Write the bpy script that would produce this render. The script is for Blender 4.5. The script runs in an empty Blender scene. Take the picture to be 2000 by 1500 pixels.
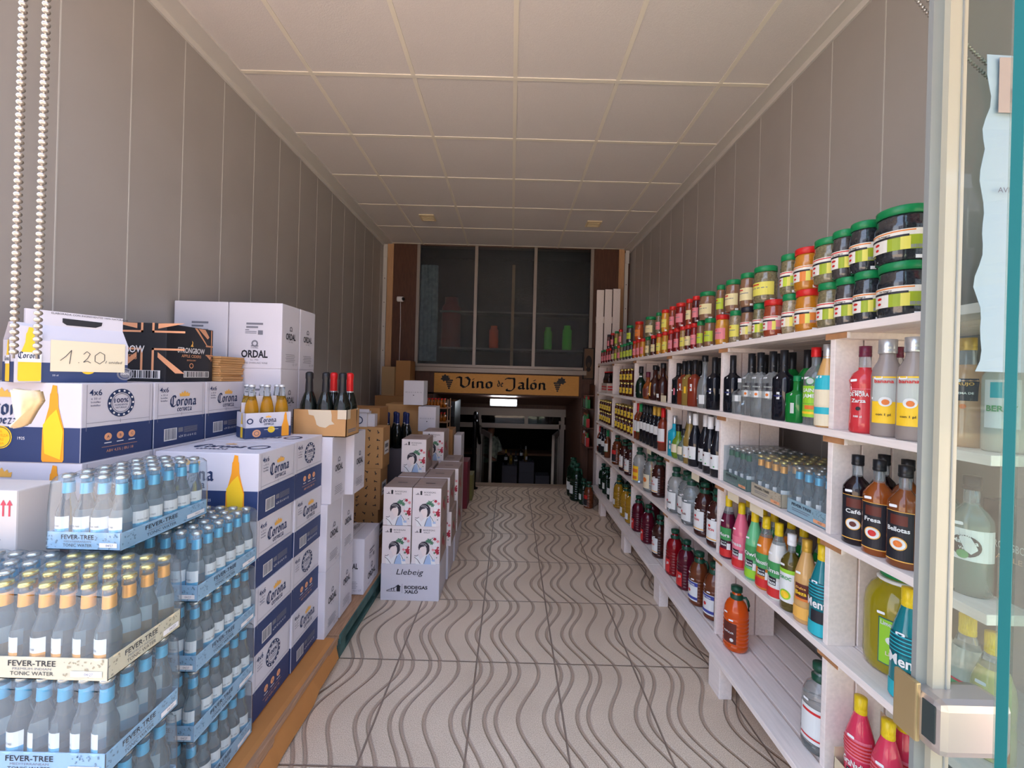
import bpy, bmesh, math, random
from mathutils import Vector, Matrix
random.seed(7)
PI = math.pi
scene = bpy.context.scene
COL = scene.collection

# ---------------------------------------------------------------- camera
FPX, CAM_H, ROLL = 782.0, 1.46, 0.027
_yw = Vector((0, 0, 1))
_zw = Vector((ROLL, 1, 0)); _zw = (_zw - _zw.dot(_yw) * _yw).normalized()
_xw = _zw.cross(_yw)
if _xw.x < 0: _xw = -_xw
def c2w(a, b, c):
    v = Vector((a, b, c)); return Vector((_xw.dot(v), _yw.dot(v), _zw.dot(v)))
right, up, fwd = c2w(1, 0, 0), c2w(0, 1, 0), c2w(0, 0, 1)
cam = bpy.data.cameras.new('camera'); cam.sensor_width = 36; cam.lens = 36 * FPX / 2000
cam.clip_start = 0.02; cam.clip_end = 300; cam.shift_x = 2 / 2000; cam.shift_y = -12 / 2000
camo = bpy.data.objects.new('camera', cam); COL.objects.link(camo)
m = Matrix.Identity(4)
for i in range(3):
    m[i][0] = right[i]; m[i][1] = up[i]; m[i][2] = -fwd[i]
m[2][3] = CAM_H
camo.matrix_world = m
scene.camera = camo
def proj(x, y, z):
    d = Vector((x, y, z - CAM_H)); cx, cy, cz = d.dot(right), d.dot(up), d.dot(fwd)
    return 998 + FPX * cx / cz, 738 - FPX * cy / cz
def solveY(px, X, z):
    lo, hi = abs(X) * 0.3, 12.0
    s = 1 if X > 0 else -1
    for _ in range(50):
        mid = (lo + hi) / 2
        v = proj(X, mid, z)[0]
        if (v - px) * s > 0: lo = mid
        else: hi = mid
    return (lo + hi) / 2

# ---------------------------------------------------------------- world, sun, exposure
w = bpy.data.worlds.new('sky'); scene.world = w; w.use_nodes = True
nt = w.node_tree; nt.nodes.clear()
o_ = nt.nodes.new('ShaderNodeOutputWorld'); bg = nt.nodes.new('ShaderNodeBackground')
tc = nt.nodes.new('ShaderNodeTexCoord'); sx = nt.nodes.new('ShaderNodeSeparateXYZ'); rp = nt.nodes.new('ShaderNodeValToRGB')
nt.links.new(tc.outputs['Generated'], sx.inputs[0]); nt.links.new(sx.outputs['Z'], rp.inputs[0])
rp.color_ramp.elements[0].position = 0.0; rp.color_ramp.elements[0].color = (0.92, 0.94, 1.0, 1)
rp.color_ramp.elements[1].position = 0.7; rp.color_ramp.elements[1].color = (0.50, 0.66, 1.0, 1)
nt.links.new(rp.outputs[0], bg.inputs[0]); nt.links.new(bg.outputs[0], o_.inputs[0])
bg.inputs[1].default_value = 3.0
sun = bpy.data.lights.new('sun', 'SUN'); sun.energy = 16.0; sun.angle = 0.01; sun.color = (1.0, 0.90, 0.80)
so = bpy.data.objects.new('sun', sun); COL.objects.link(so)
so.rotation_euler = Vector((-0.55, -0.38, -0.85)).to_track_quat('-Z', 'Y').to_euler()
scene.view_settings.view_transform = 'Standard'; scene.view_settings.look = 'None'
scene.view_settings.gamma = 1.0; scene.view_settings.use_curve_mapping = False
scene.view_settings.exposure = 0.5
scene.cycles.diffuse_bounces = 8; scene.cycles.transparent_max_bounces = 24; scene.cycles.max_bounces = 14

# ---------------------------------------------------------------- materials
MATS = {}
def s2l(c):
    return tuple(((v / 255) / 12.92 if v / 255 <= 0.04045 else (((v / 255) + 0.055) / 1.055) ** 2.4) for v in c) + (1.0,)
def mat(name, rgb, rough=0.6, metal=0.0, trans=0.0, noise=0.0, nscale=30, bump=0.0, emit=0, coat=0.0, ior=1.45, spec=0.5, streak=None, alpha=1.0):
    if name in MATS: return MATS[name]
    M = bpy.data.materials.new(name); M.use_nodes = True; MATS[name] = M
    N = M.node_tree.nodes; L = M.node_tree.links; b = N['Principled BSDF']
    b.inputs['Base Color'].default_value = s2l(rgb); b.inputs['Roughness'].default_value = rough
    b.inputs['Metallic'].default_value = metal; b.inputs['Transmission Weight'].default_value = trans
    b.inputs['IOR'].default_value = ior; b.inputs['Coat Weight'].default_value = coat
    b.inputs['Specular IOR Level'].default_value = spec; b.inputs['Alpha'].default_value = alpha
    if emit:
        b.inputs['Emission Color'].default_value = s2l(rgb); b.inputs['Emission Strength'].default_value = emit
    if noise or bump:
        t = N.new('ShaderNodeTexCoord'); n = N.new('ShaderNodeTexNoise'); n.inputs['Scale'].default_value = nscale; n.inputs['Detail'].default_value = 6
        mp = N.new('ShaderNodeMapping'); L.new(t.outputs['Object'], mp.inputs[0]); L.new(mp.outputs[0], n.inputs[0])
        if streak: mp.inputs['Scale'].default_value = streak
        if noise:
            r = N.new('ShaderNodeValToRGB'); c = s2l(rgb)
            r.color_ramp.elements[0].position = 0.3; r.color_ramp.elements[1].position = 0.7
            r.color_ramp.elements[0].color = tuple(max(0, v * (1 - noise)) for v in c[:3]) + (1,)
            r.color_ramp.elements[1].color = tuple(min(1, v * (1 + noise)) for v in c[:3]) + (1,)
            L.new(n.outputs[0], r.inputs[0]); L.new(r.outputs[0], b.inputs['Base Color'])
        if bump:
            bp = N.new('ShaderNodeBump'); bp.inputs['Strength'].default_value = bump; bp.inputs['Distance'].default_value = 0.01
            L.new(n.outputs[0], bp.inputs['Height']); L.new(bp.outputs[0], b.inputs['Normal'])
    return M
def clear_mat(name, tint, frost, gloss_rough=0.05, base_refl=0.04):
    """thin clear sheet: see-through, a milky share and a mirror share by angle"""
    if name in MATS: return MATS[name]
    M = bpy.data.materials.new(name); M.use_nodes = True; MATS[name] = M
    N = M.node_tree.nodes; L = M.node_tree.links; N.clear()
    out = N.new('ShaderNodeOutputMaterial'); t = N.new('ShaderNodeBsdfTransparent'); g = N.new('ShaderNodeBsdfGlossy'); d = N.new('ShaderNodeBsdfDiffuse')
    t.inputs[0].default_value = s2l(tint); g.inputs['Roughness'].default_value = gloss_rough; d.inputs[0].default_value = (.85, .9, .92, 1)
    m1 = N.new('ShaderNodeMixShader'); m1.inputs[0].default_value = frost; L.new(t.outputs[0], m1.inputs[1]); L.new(d.outputs[0], m1.inputs[2])
    m2 = N.new('ShaderNodeMixShader'); lw = N.new('ShaderNodeLayerWeight'); lw.inputs['Blend'].default_value = .5; pw = N.new('ShaderNodeMath'); pw.operation = 'POWER'; pw.inputs[1].default_value = 4.0; L.new(lw.outputs['Facing'], pw.inputs[0])
    ad = N.new('ShaderNodeMath'); ad.operation = 'MULTIPLY_ADD'; ad.inputs[1].default_value = .55; ad.inputs[2].default_value = base_refl; ad.use_clamp = True
    L.new(pw.outputs[0], ad.inputs[0]); L.new(ad.outputs[0], m2.inputs[0]); L.new(m1.outputs[0], m2.inputs[1]); L.new(g.outputs[0], m2.inputs[2])
    L.new(m2.outputs[0], out.inputs[0])
    return M

# ---------------------------------------------------------------- mesh builder
class MB:
    def __init__(s): s.v = []; s.f = []; s.m = []; s.mats = []; s.sm = []
    def mi(s, m):
        if m not in s.mats: s.mats.append(m)
        return s.mats.index(m)
    def add(s, vs, fs, m, smooth=False):
        b = len(s.v); s.v += [tuple(v) for v in vs]; k = s.mi(m)
        for f in fs: s.f.append([b + i for i in f]); s.m.append(k); s.sm.append(smooth)
    def box(s, x0, x1, y0, y1, z0, z1, m, M=None):
        vs = [(x, y, z) for z in (z0, z1) for y in (y0, y1) for x in (x0, x1)]
        if M is not None: vs = [M @ Vector(v) for v in vs]
        s.add(vs, [(0, 2, 3, 1), (4, 5, 7, 6), (0, 1, 5, 4), (2, 6, 7, 3), (0, 4, 6, 2), (1, 3, 7, 5)], m)
    def rbox(s, x0, x1, y0, y1, z0, z1, m, r=0.004):
        """box with chamfered edges"""
        bm = bmesh.new(); bmesh.ops.create_cube(bm, size=1)
        for v in bm.verts: v.co = Vector(((x0 + x1) / 2 + v.co.x * (x1 - x0), (y0 + y1) / 2 + v.co.y * (y1 - y0), (z0 + z1) / 2 + v.co.z * (z1 - z0)))
        bmesh.ops.bevel(bm, geom=bm.edges[:], offset=r, segments=2, affect='EDGES', profile=0.6)
        bm.verts.index_update()
        s.add([v.co[:] for v in bm.verts], [[v.index for v in f.verts] for f in bm.faces], m); bm.free()
    def lathe(s, prof, m, seg=20, cx=0, cy=0, z0=0, smooth=True, cap=True, sq=0.0, mfn=None):
        """prof: list of (r, z); sq squares the section off a little"""
        vs = []; n = len(prof)
        for r, z in prof:
            for k in range(seg):
                a = 2 * PI * k / seg; q = 1.0
                if sq: q = 1 / ((abs(math.cos(a)) ** (2 + sq * 6) + abs(math.sin(a)) ** (2 + sq * 6)) ** (1 / (2 + sq * 6)))
                vs.append((cx + r * q * math.cos(a), cy + r * q * math.sin(a), z0 + z))
        for i in range(n - 1):
            mm = m if mfn is None else mfn((prof[i][1] + prof[i + 1][1]) / 2)
            s.add([], [], mm)
        b = len(s.v); s.v += vs
        for i in range(n - 1):
            mm = m if mfn is None else mfn((prof[i][1] + prof[i + 1][1]) / 2); k_ = s.mi(mm)
            for k in range(seg):
                s.f.append([b + i * seg + k, b + i * seg + (k + 1) % seg, b + (i + 1) * seg + (k + 1) % seg, b + (i + 1) * seg + k]); s.m.append(k_); s.sm.append(smooth)
        if cap:
            s.f.append([b + k for k in reversed(range(seg))]); s.m.append(s.mi(m)); s.sm.append(False)
            s.f.append([b + (n - 1) * seg + k for k in range(seg)]); s.m.append(s.mi(m)); s.sm.append(False)
    def tube(s, pts, r, m, seg=8, smooth=True):
        pts = [Vector(p) for p in pts]; rr = r if isinstance(r, (list, tuple)) else [r] * len(pts); vs = []
        for i, p in enumerate(pts):
            t = (pts[min(i + 1, len(pts) - 1)] - pts[max(i - 1, 0)]).normalized()
            a = t.cross(Vector((0, 0, 1)));
            if a.length < 1e-3: a = t.cross(Vector((0, 1, 0)))
            a.normalize(); b2 = t.cross(a)
            for k in range(seg):
                an = 2 * PI * k / seg; vs.append(p + (a * math.cos(an) + b2 * math.sin(an)) * rr[i])
        fs = [(i * seg + k, i * seg + (k + 1) % seg, (i + 1) * seg + (k + 1) % seg, (i + 1) * seg + k) for i in range(len(pts) - 1) for k in range(seg)]
        fs += [tuple(reversed(range(seg))), tuple((len(pts) - 1) * seg + k for k in range(seg))]
        s.add(vs, fs, m, smooth)
    def ball(s, c, r, m, seg=8, rings=6, sc=(1, 1, 1)):
        vs = [(c[0], c[1], c[2] - r * sc[2])]
        for i in range(1, rings):
            ph = -PI / 2 + PI * i / rings
            for k in range(seg):
                a = 2 * PI * k / seg; vs.append((c[0] + r * sc[0] * math.cos(ph) * math.cos(a), c[1] + r * sc[1] * math.cos(ph) * math.sin(a), c[2] + r * sc[2] * math.sin(ph)))
        vs.append((c[0], c[1], c[2] + r * sc[2])); L = len(vs) - 1; fs = []
        for k in range(seg): fs.append((0, 1 + (k + 1) % seg, 1 + k)); fs.append((L, L - seg + k, L - seg + (k + 1) % seg))
        for i in range(rings - 2):
            for k in range(seg):
                a = 1 + i * seg; fs.append((a + k, a + (k + 1) % seg, a + seg + (k + 1) % seg, a + seg + k))
        s.add(vs, fs, m, True)
    def flat(s, shapes, m, fr):
        """2D faces [(pts, faces)] mapped through a frame function"""
        for pts, fs in shapes: s.add([fr(a, b) for a, b in pts], fs, m)
    def build(s, name, parent=None, loc=None):
        me = bpy.data.meshes.new(name); me.from_pydata(s.v, [], s.f)
        for mm in s.mats: me.materials.append(mm)
        me.polygons.foreach_set('material_index', s.m); me.polygons.foreach_set('use_smooth', s.sm); me.update()
        o = bpy.data.objects.new(name, me); COL.objects.link(o)
        if parent is not None: o.parent = parent
        if loc is not None: o.location = loc
        return o

# ---- 2D shapes
def rect(a0, a1, b0, b1): return ([(a0, b0), (a1, b0), (a1, b1), (a0, b1)], [(0, 1, 2, 3)])
def disc(a, b, r, n=20, rb=None): return ([(a + r * math.cos(2 * PI * k / n), b + (rb or r) * math.sin(2 * PI * k / n)) for k in range(n)], [tuple(range(n))])
def ring(a, b, r0, r1, n=24):
    return ([(a + r * math.cos(2 * PI * k / n), b + r * math.sin(2 * PI * k / n)) for r in (r0, r1) for k in range(n)], [(k, (k + 1) % n, n + (k + 1) % n, n + k) for k in range(n)])
def poly(pts): return (list(pts), [tuple(range(len(pts)))])
def xf(sh, sx_, sy_, a, b, rot=0):
    c, s_ = math.cos(rot), math.sin(rot)
    return [([(a + c * p * sx_ - s_ * q * sy_, b + s_ * p * sx_ + c * q * sy_) for p, q in pts], fs) for pts, fs in sh]
_tc = {}
def glyphs(txt, bold=0.0):
    k = (txt, bold)
    if k in _tc: return _tc[k]
    cu = bpy.data.curves.new('t', 'FONT'); cu.body = txt; cu.resolution_u = 2; cu.offset = bold; cu.size = 1
    o = bpy.data.objects.new('t', cu); COL.objects.link(o)
    dg = bpy.context.evaluated_depsgraph_get(); me = bpy.data.meshes.new_from_object(o.evaluated_get(dg))
    pts = [(v.co.x, v.co.y) for v in me.vertices]; fs = [tuple(p.vertices) for p in me.polygons]
    if not pts: pts = [(0, 0), (.1, 0), (0, .1)]; fs = [(0, 1, 2)]
    bpy.data.objects.remove(o); bpy.data.curves.remove(cu); bpy.data.meshes.remove(me)
    _tc[k] = (pts, fs, min(p[0] for p in pts), max(p[0] for p in pts)); return _tc[k]
def text(txt, a, b, h, width=None, bold=0.0, align='C', rot=0, shear=0):
    """cap height h, baseline b, centred on a; width squeezes it to fit"""
    pts, fs, x0, x1 = glyphs(txt, bold); s_ = h / 0.7; sw = s_ if width is None else width / max(1e-3, x1 - x0)
    off = {'C': (x0 + x1) / 2, 'L': x0, 'R': x1}[align]
    return xf([([(p - off + shear * q, q) for p, q in pts], fs)], sw, s_, a, b, rot)
# broad-nib letters
PEN = {
 'i': (0.5, [[(.1, 1), (.1, .1), (.25, 0)], [(.1, 1.35), (.16, 1.3)]]),
 'n': (.95, [[(.1, 1), (.1, 0)], [(.1, .8), (.35, 1), (.6, .85), (.6, .1), (.75, 0)]]),
 'o': (.95, [[(.35, 1), (.1, .8), (.1, .2), (.35, 0), (.62, .2), (.62, .8), (.35, 1)]]),
 'a': (.95, [[(.1, .9), (.35, 1), (.58, .85), (.58, .1), (.75, 0)], [(.58, .6), (.12, .4), (.12, .15), (.3, 0), (.58, .2)]]),
 'e': (.85, [[(.62, .2), (.35, 0), (.1, .2), (.1, .8), (.35, 1), (.6, .75), (.12, .48)]]),
 'r': (.72, [[(.1, 1), (.1, 0)], [(.1, .75), (.38, 1), (.55, .88)]]),
 'c': (.8, [[(.6, .85), (.35, 1), (.1, .8), (.1, .2), (.35, 0), (.6, .15)]]),
 'v': (.85, [[(.05, 1), (.12, .3), (.35, 0), (.6, .3), (.6, .85), (.45, 1)]]),
 'z': (.8, [[(.05, 1), (.55, 1), (.05, 0), (.6, 0)]]),
 'l': (.42, [[(.1, 1.75), (.1, .1), (.25, 0)]]),
 'd': (.9, [[(.2, 1.6), (.62, .8), (.62, .2), (.35, 0), (.1, .2), (.1, .75), (.35, 1), (.6, .8)]]),
 'ó': (.95, [[(.35, 1), (.1, .8), (.1, .2), (.35, 0), (.62, .2), (.62, .8), (.35, 1)], [(.35, 1.3), (.6, 1.5)]]),
 'V': (1.35, [[(-.35, 1.4), (-.1, 1.65), (.2, 1.5), (.2, .35), (.55, 0), (1.0, .4), (1.1, 1.2), (.8, 1.65), (.6, 1.5)], ]),
 'J': (1.25, [[(-.2, 1.4), (.05, 1.65), (.5, 1.6), (.75, 1.65), (.85, 1.45), (.85, .1), (.5, -.35), (.05, -.3), (0, -.05)]]),
 'C': (1.2, [[(1.05, 1.3), (.85, 1.6), (.45, 1.6), (.05, 1.2), (0, .45), (.3, 0), (.75, -.1), (1.05, .2)], [(.5, 1.5), (.5, .15)]]),
}
def pen(txt, a, b, h, nib=0.26, width=None, ang=0.75):
    nib *= 1.25
    """broad-nib lettering, x-height h, centred on a"""
    x = 0; out = []; n = Vector((math.cos(ang), math.sin(ang))) * nib / 2
    for ch in txt:
        if ch == ' ': x += .7; continue
        adv, strokes = PEN[ch]
        for st in strokes:
            P = [Vector(p) + Vector((x, 0)) for p in st]
            for p, q in zip(P, P[1:]):
                out.append(([tuple(p - n), tuple(p + n), tuple(q + n), tuple(q - n)], [(0, 1, 2, 3)]))
                t = (q - p).normalized(); k = Vector((-t.y, t.x)) * 0.06
                out.append(([tuple(p - k), tuple(p + k), tuple(q + k), tuple(q - k)], [(0, 1, 2, 3)]))
        x += adv
    sw = h if width is None else width / x
    return xf([([(p - x / 2, q) for p, q in pts], fs) for pts, fs in out], sw, h, a, b)
def barcode(a0, a1, b0, b1, seed=1):
    R = random.Random(seed); out = []; a = a0
    while a < a1:
        w_ = R.choice((1, 1, 2, 3)) * (a1 - a0) / 60; out.append(rect(a, min(a + w_, a1), b0, b1)); a += w_ + R.choice((1, 2)) * (a1 - a0) / 60
    return out
def plane_fr(o, u, v, eps=0.0008):
    o, u, v = Vector(o), Vector(u), Vector(v); n = u.cross(v).normalized() * eps
    return lambda a, b: o + u * a + v * b + n
def lift(fr_args, k): return plane_fr(*fr_args, eps=0.0008 * k)
def cyl_fr(r, z0=0, eps=0.0006, cx=0, cy=0, rfn=None):
    def f(a, b):
        rr = (rfn(b) if rfn else r) + eps; t = a / r
        return Vector((cx + rr * math.sin(t), cy - rr * math.cos(t), z0 + b))
    return f
def patch(a0, a1, b0, b1, n=10, nb=1):
    pts = [(a0 + (a1 - a0) * i / n, b0 + (b1 - b0) * j / nb) for j in range(nb + 1) for i in range(n + 1)]
    return (pts, [(j * (n + 1) + i, j * (n + 1) + i + 1, (j + 1) * (n + 1) + i + 1, (j + 1) * (n + 1) + i) for j in range(nb) for i in range(n)])

# ---------------------------------------------------------------- objects
def tag(o, label, cat, group=None, kind=None):
    if label: o['label'] = label
    if cat: o['category'] = cat
    if group: o['group'] = group
    if kind: o['kind'] = kind
    return o
def struct(o): o['kind'] = 'structure'; return o
def empty(name, loc=(0, 0, 0)):
    o = bpy.data.objects.new(name, None); COL.objects.link(o); o.location = loc; o.empty_display_size = .05; return o
def kids(o): return [c for c in bpy.data.objects if c.parent == o]
class Proto:
    """a kind of thing: built once, then copied object by object with its parts"""
    def __init__(s, name): s.root = empty(name); s.used = False; s.tree = None
    def place(s, loc, rz=0, label='', cat='', group=None, sc=1.0, rx=0, ry=0):
        if s.tree is None: s.tree = [(c, [(g) for g in s.gk(c)]) for c in s.ch]
        if not s.used: r = s.root; s.used = True
        else:
            r = s.root.copy(); COL.objects.link(r)
            for k in list(r.keys()): del r[k]
            for c, gs in s.tree:
                c2 = c.copy(); COL.objects.link(c2); c2.parent = r
                for g in gs: g2 = g.copy(); COL.objects.link(g2); g2.parent = c2
        r.location = loc; r.rotation_euler = (rx, ry, rz); r.scale = (sc, sc, sc) if not isinstance(sc, tuple) else sc
        tag(r, label, cat, group); return r
    ch = None
    def gk(s, c): return s.sub.get(c, [])
    def seal(s):
        s.sub = {}; s.ch = []
        for o in bpy.data.objects:
            if o.parent == s.root: s.ch.append(o)
        for o in bpy.data.objects:
            if o.parent in s.ch: s.sub.setdefault(o.parent, []).append(o)
        return s
PR = {}

# ================================================================ SETTING
XL, XR, YF, YE, ZC = -1.74, 1.55, 0.86, 5.36, 3.216
wallm = mat('grey_panel', (160, 154, 149), rough=0.36, spec=0.45, noise=0.03, nscale=3, bump=0.02)
seam = mat('panel_seam', (188, 185, 180), rough=0.4)
white_al = mat('white_profile', (205, 200, 194), rough=0.4)
ceilm = mat('ceiling_tile', (212, 205, 202), rough=0.85, noise=0.03, nscale=220, bump=0.15)
barm = mat('ceiling_bar', (224, 216, 202), rough=0.6)
brown = mat('brown_wood_panel', (84, 52, 36), rough=0.55, noise=0.25, nscale=9, streak=(14, 14, 1))
pine = mat('pine_jamb', (190, 148, 108), rough=0.6, noise=0.1, nscale=8, streak=(10, 10, 1))
alu = mat('window_aluminium', (150, 138, 128), rough=0.4, metal=0.2)
plaster = mat('outer_plaster', (190, 176, 160), rough=0.9, noise=0.05, nscale=8, bump=0.2)

def floor_mat():
    M = bpy.data.materials.new('wavy_stone_tile'); M.use_nodes = True; N = M.node_tree.nodes; L = M.node_tree.links; b = N['Principled BSDF']
    def nd(op, *a):
        n = N.new('ShaderNodeMath'); n.operation = op
        for i, v in enumerate(a):
            if hasattr(v, 'links'): L.new(v, n.inputs[i])
            else: n.inputs[i].default_value = v
        return n.outputs[0]
    t = N.new('ShaderNodeTexCoord'); sp = N.new('ShaderNodeSeparateXYZ'); L.new(t.outputs['Object'], sp.inputs[0])
    X, Y = sp.outputs['X'], sp.outputs['Y']
    ty = nd('DIVIDE', nd('SUBTRACT', Y, 2.054), 0.5655)
    tx = nd('DIVIDE', nd('SUBTRACT', X, -0.136), 0.4)
    sway = nd('MULTIPLY', nd('SINE', nd('MULTIPLY_ADD', ty, 2 * PI, 2.2)), 0.054)
    # keep the sway inside each tile row: grooves jump a little from row to row
    nz = N.new('ShaderNodeTexWhiteNoise'); nz.noise_dimensions = '1D'; L.new(nd('FLOOR', ty), nz.inputs['W'])
    sway = nd('ADD', sway, nd('MULTIPLY', nd('SUBTRACT', nz.outputs['Value'], 0.5), 0.012))
    u = nd('FRACT', nd('DIVIDE', nd('SUBTRACT', nd('SUBTRACT', X, -0.136), sway), 0.4))
    dmin = None
    for p in (-0.06, 0.08, 0.30, 0.42, 0.66, 0.94, 1.08):
        d = nd('ABSOLUTE', nd('SUBTRACT', u, p)); dmin = d if dmin is None else nd('MINIMUM', dmin, d)
    g = nd('MULTIPLY', dmin, 0.4)
    gm = N.new('ShaderNodeMapRange'); gm.interpolation_type = 'SMOOTHSTEP'; L.new(g, gm.inputs[0]); gm.inputs[1].default_value = 0.0035; gm.inputs[2].default_value = 0.012; gm.inputs[3].default_value = 1; gm.inputs[4].default_value = 0
    jx = nd('MULTIPLY', nd('ABSOLUTE', nd('SUBTRACT', nd('FRACT', nd('ADD', tx, 0.5)), 0.5)), 0.4)
    jy = nd('MULTIPLY', nd('ABSOLUTE', nd('SUBTRACT', nd('FRACT', nd('ADD', ty, 0.5)), 0.5)), 0.5655)
    jm = N.new('ShaderNodeMapRange'); L.new(nd('MINIMUM', jx, jy), jm.inputs[0]); jm.inputs[1].default_value = 0.0022; jm.inputs[2].default_value = 0.005; jm.inputs[3].default_value = 1; jm.inputs[4].default_value = 0
    n1 = N.new('ShaderNodeTexNoise'); n1.inputs['Scale'].default_value = 330; n1.inputs['Detail'].default_value = 4; L.new(t.outputs['Object'], n1.inputs[0])
    n2 = N.new('ShaderNodeTexNoise'); n2.inputs['Scale'].default_value = 3; n2.inputs['Detail'].default_value = 5; L.new(t.outputs['Object'], n2.inputs[0])
    r1 = N.new('ShaderNodeValToRGB'); e = r1.color_ramp.elements; e[0].position = .36; e[0].color = s2l((188, 162, 136)); e[1].position = .6; e[1].color = s2l((236, 216, 194)); L.new(n1.outputs[0], r1.inputs[0])
    mx = N.new('ShaderNodeMixRGB'); mx.blend_type = 'MULTIPLY'; mx.inputs[0].default_value = .22; L.new(r1.outputs[0], mx.inputs[1])
    r2 = N.new('ShaderNodeValToRGB'); r2.color_ramp.elements[0].position = .35; r2.color_ramp.elements[0].color = (.55, .5, .45, 1); r2.color_ramp.elements[1].position = .6; L.new(n2.outputs[0], r2.inputs[0]); L.new(r2.outputs[0], mx.inputs[2])
    m2 = N.new('ShaderNodeMixRGB'); L.new(nd('MULTIPLY', gm.outputs[0], .52), m2.inputs[0]); L.new(mx.outputs[0], m2.inputs[1]); m2.inputs[2].default_value = s2l((128, 98, 82))
    m3 = N.new('ShaderNodeMixRGB'); L.new(nd('MULTIPLY', jm.outputs[0], .8), m3.inputs[0]); L.new(m2.outputs[0], m3.inputs[1]); m3.inputs[2].default_value = s2l((118, 96, 84))
    L.new(m3.outputs[0], b.inputs['Base Color'])
    bp = N.new('ShaderNodeBump'); bp.inputs['Strength'].default_value = .9; bp.inputs['Distance'].default_value = .006
    hh = nd('SUBTRACT', nd('MULTIPLY', n1.outputs[0], .06), nd('MAXIMUM', gm.outputs[0], jm.outputs[0])); L.new(hh, bp.inputs['Height']); L.new(bp.outputs[0], b.inputs['Normal'])
    b.inputs['Roughness'].default_value = .42
    return M
fm = floor_mat()
b = MB(); b.box(-3, 3, -0.6, 5.46, -0.15, 0, fm); struct(b.build('floor'))
pave = mat('street_paving', (214, 190, 164), rough=0.9, noise=0.06, nscale=5)
b = MB(); b.box(-30, 30, -40, -0.6, -0.35, -0.12, pave); struct(b.build('floor_street'))
# house added across the street to block low frontal sky (only mirrored in glass)
t = bpy.data.objects.new('sky_blocker_house', None); COL.objects.link(t); t.location = (0, -13, -.12)
t['label'] = 'added pale blue grey house across the street, blocks low sky, mirrored in glass door'; t['category'] = 'building'
b = MB(); b.box(-22, 22, -4, 0, 0, 9.0, mat('house_plaster', (128, 132, 148), rough=.9, noise=.05, nscale=2)); b.build('facade', t)
hw = mat('house_window', (40, 48, 60), rough=.15); hf = mat('house_frame', (190, 190, 190), rough=.5)
for fl in range(3):
    for k in range(9):
        x = -18 + 4.4 * k; z = .9 + 2.9 * fl; b = MB(); b.box(x - .7, x + .7, .0, .06, z, z + 1.5, hf); b.box(x - .62, x - .03, .06, .08, z + .08, z + 1.42, hw); b.box(x + .03, x + .62, .06, .08, z + .08, z + 1.42, hw); b.build('window', t)

def panel_wall(name, x, sgn, y0, y1, seams):
    b = MB(); b.box(min(x, x + sgn * .08), max(x, x + sgn * .08), y0, y1, 0, 3.4, wallm)
    for s_ in seams:
        b.box(min(x, x - sgn * .0015), max(x, x - sgn * .0015), s_ - .0022, s_ + .0022, 0, ZC, seam)
    struct(b.build(name))
panel_wall('wall_left', XL, -1, YF, YE + .05, [1.23 + .285 * k for k in range(15)])
panel_wall('wall_right', XR, 1, YF, YE + .05, [1.13 + .285 * k for k in range(15)])
# cornices, corner strips
b = MB(); b.box(XL, XL + .012, YF, YE, 3.17, ZC, white_al); b.box(XL, -1.625, YF, YE, 3.204, ZC, white_al); struct(b.build('trim_1'))
b = MB(); b.box(XR - .012, XR, YF, YE, 3.17, ZC, white_al); b.box(1.46, XR, YF, YE, 3.204, ZC, white_al); struct(b.build('trim_2'))
screw = mat('dark_screw', (70, 66, 62), rough=.4, metal=.7)
for i, (x0, x1, s_) in enumerate(((XL + .001, XL + .05, 1), (1.475, 1.52, -1))):
    b = MB(); b.box(x0, x1, YE - .035, YE - .02, 0, 3.16, white_al)
    b.box(x0 + .004, x1 + .006, YE - .05, YE - .036, 3.02, 3.19, white_al)
    for k in range(9): b.lathe([(.006, 0), (.006, .004)], screw, 8, (x0 + x1) / 2, 0, 0); 
    M9 = Matrix.Translation(((x0 + x1) / 2, YE - .036, 0)) @ Matrix.Rotation(PI / 2, 4, 'X')
    n9 = 9 * (8 * 2)
    # the screw heads were added at the origin: lift them to their heights
    base = len(b.v) - n9
    for k in range(9):
        for j in range(16):
            vx, vy, vz = b.v[base + k * 16 + j]; b.v[base + k * 16 + j] = (vx, YE - .0355 - vz, .5 + k * .32 + vy)
    struct(b.build('trim_%d' % (3 + i)))
for i, (x0, x1) in enumerate(((XL + .052, XL + .13), (1.40, 1.472))):
    b = MB(); b.box(x0, x1, YE - .02, YE + .08, 0, ZC, pine); struct(b.build('trim_%d' % (5 + i)))
# ceiling
b = MB(); b.box(XL - .1, XR + .1, YF, YE + .1, ZC, ZC + .05, ceilm)
for x in (-1.218, -.618, -.022, .578, 1.178): b.box(x - .012, x + .012, YF, YE, ZC - .004, ZC + .001, barm)
for k in range(8):
    y = 1.155 + .597 * k; b.box(-1.63, 1.47, y - .012, y + .012, ZC - .0045, ZC + .001, barm)
struct(b.build('ceiling'))
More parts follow.
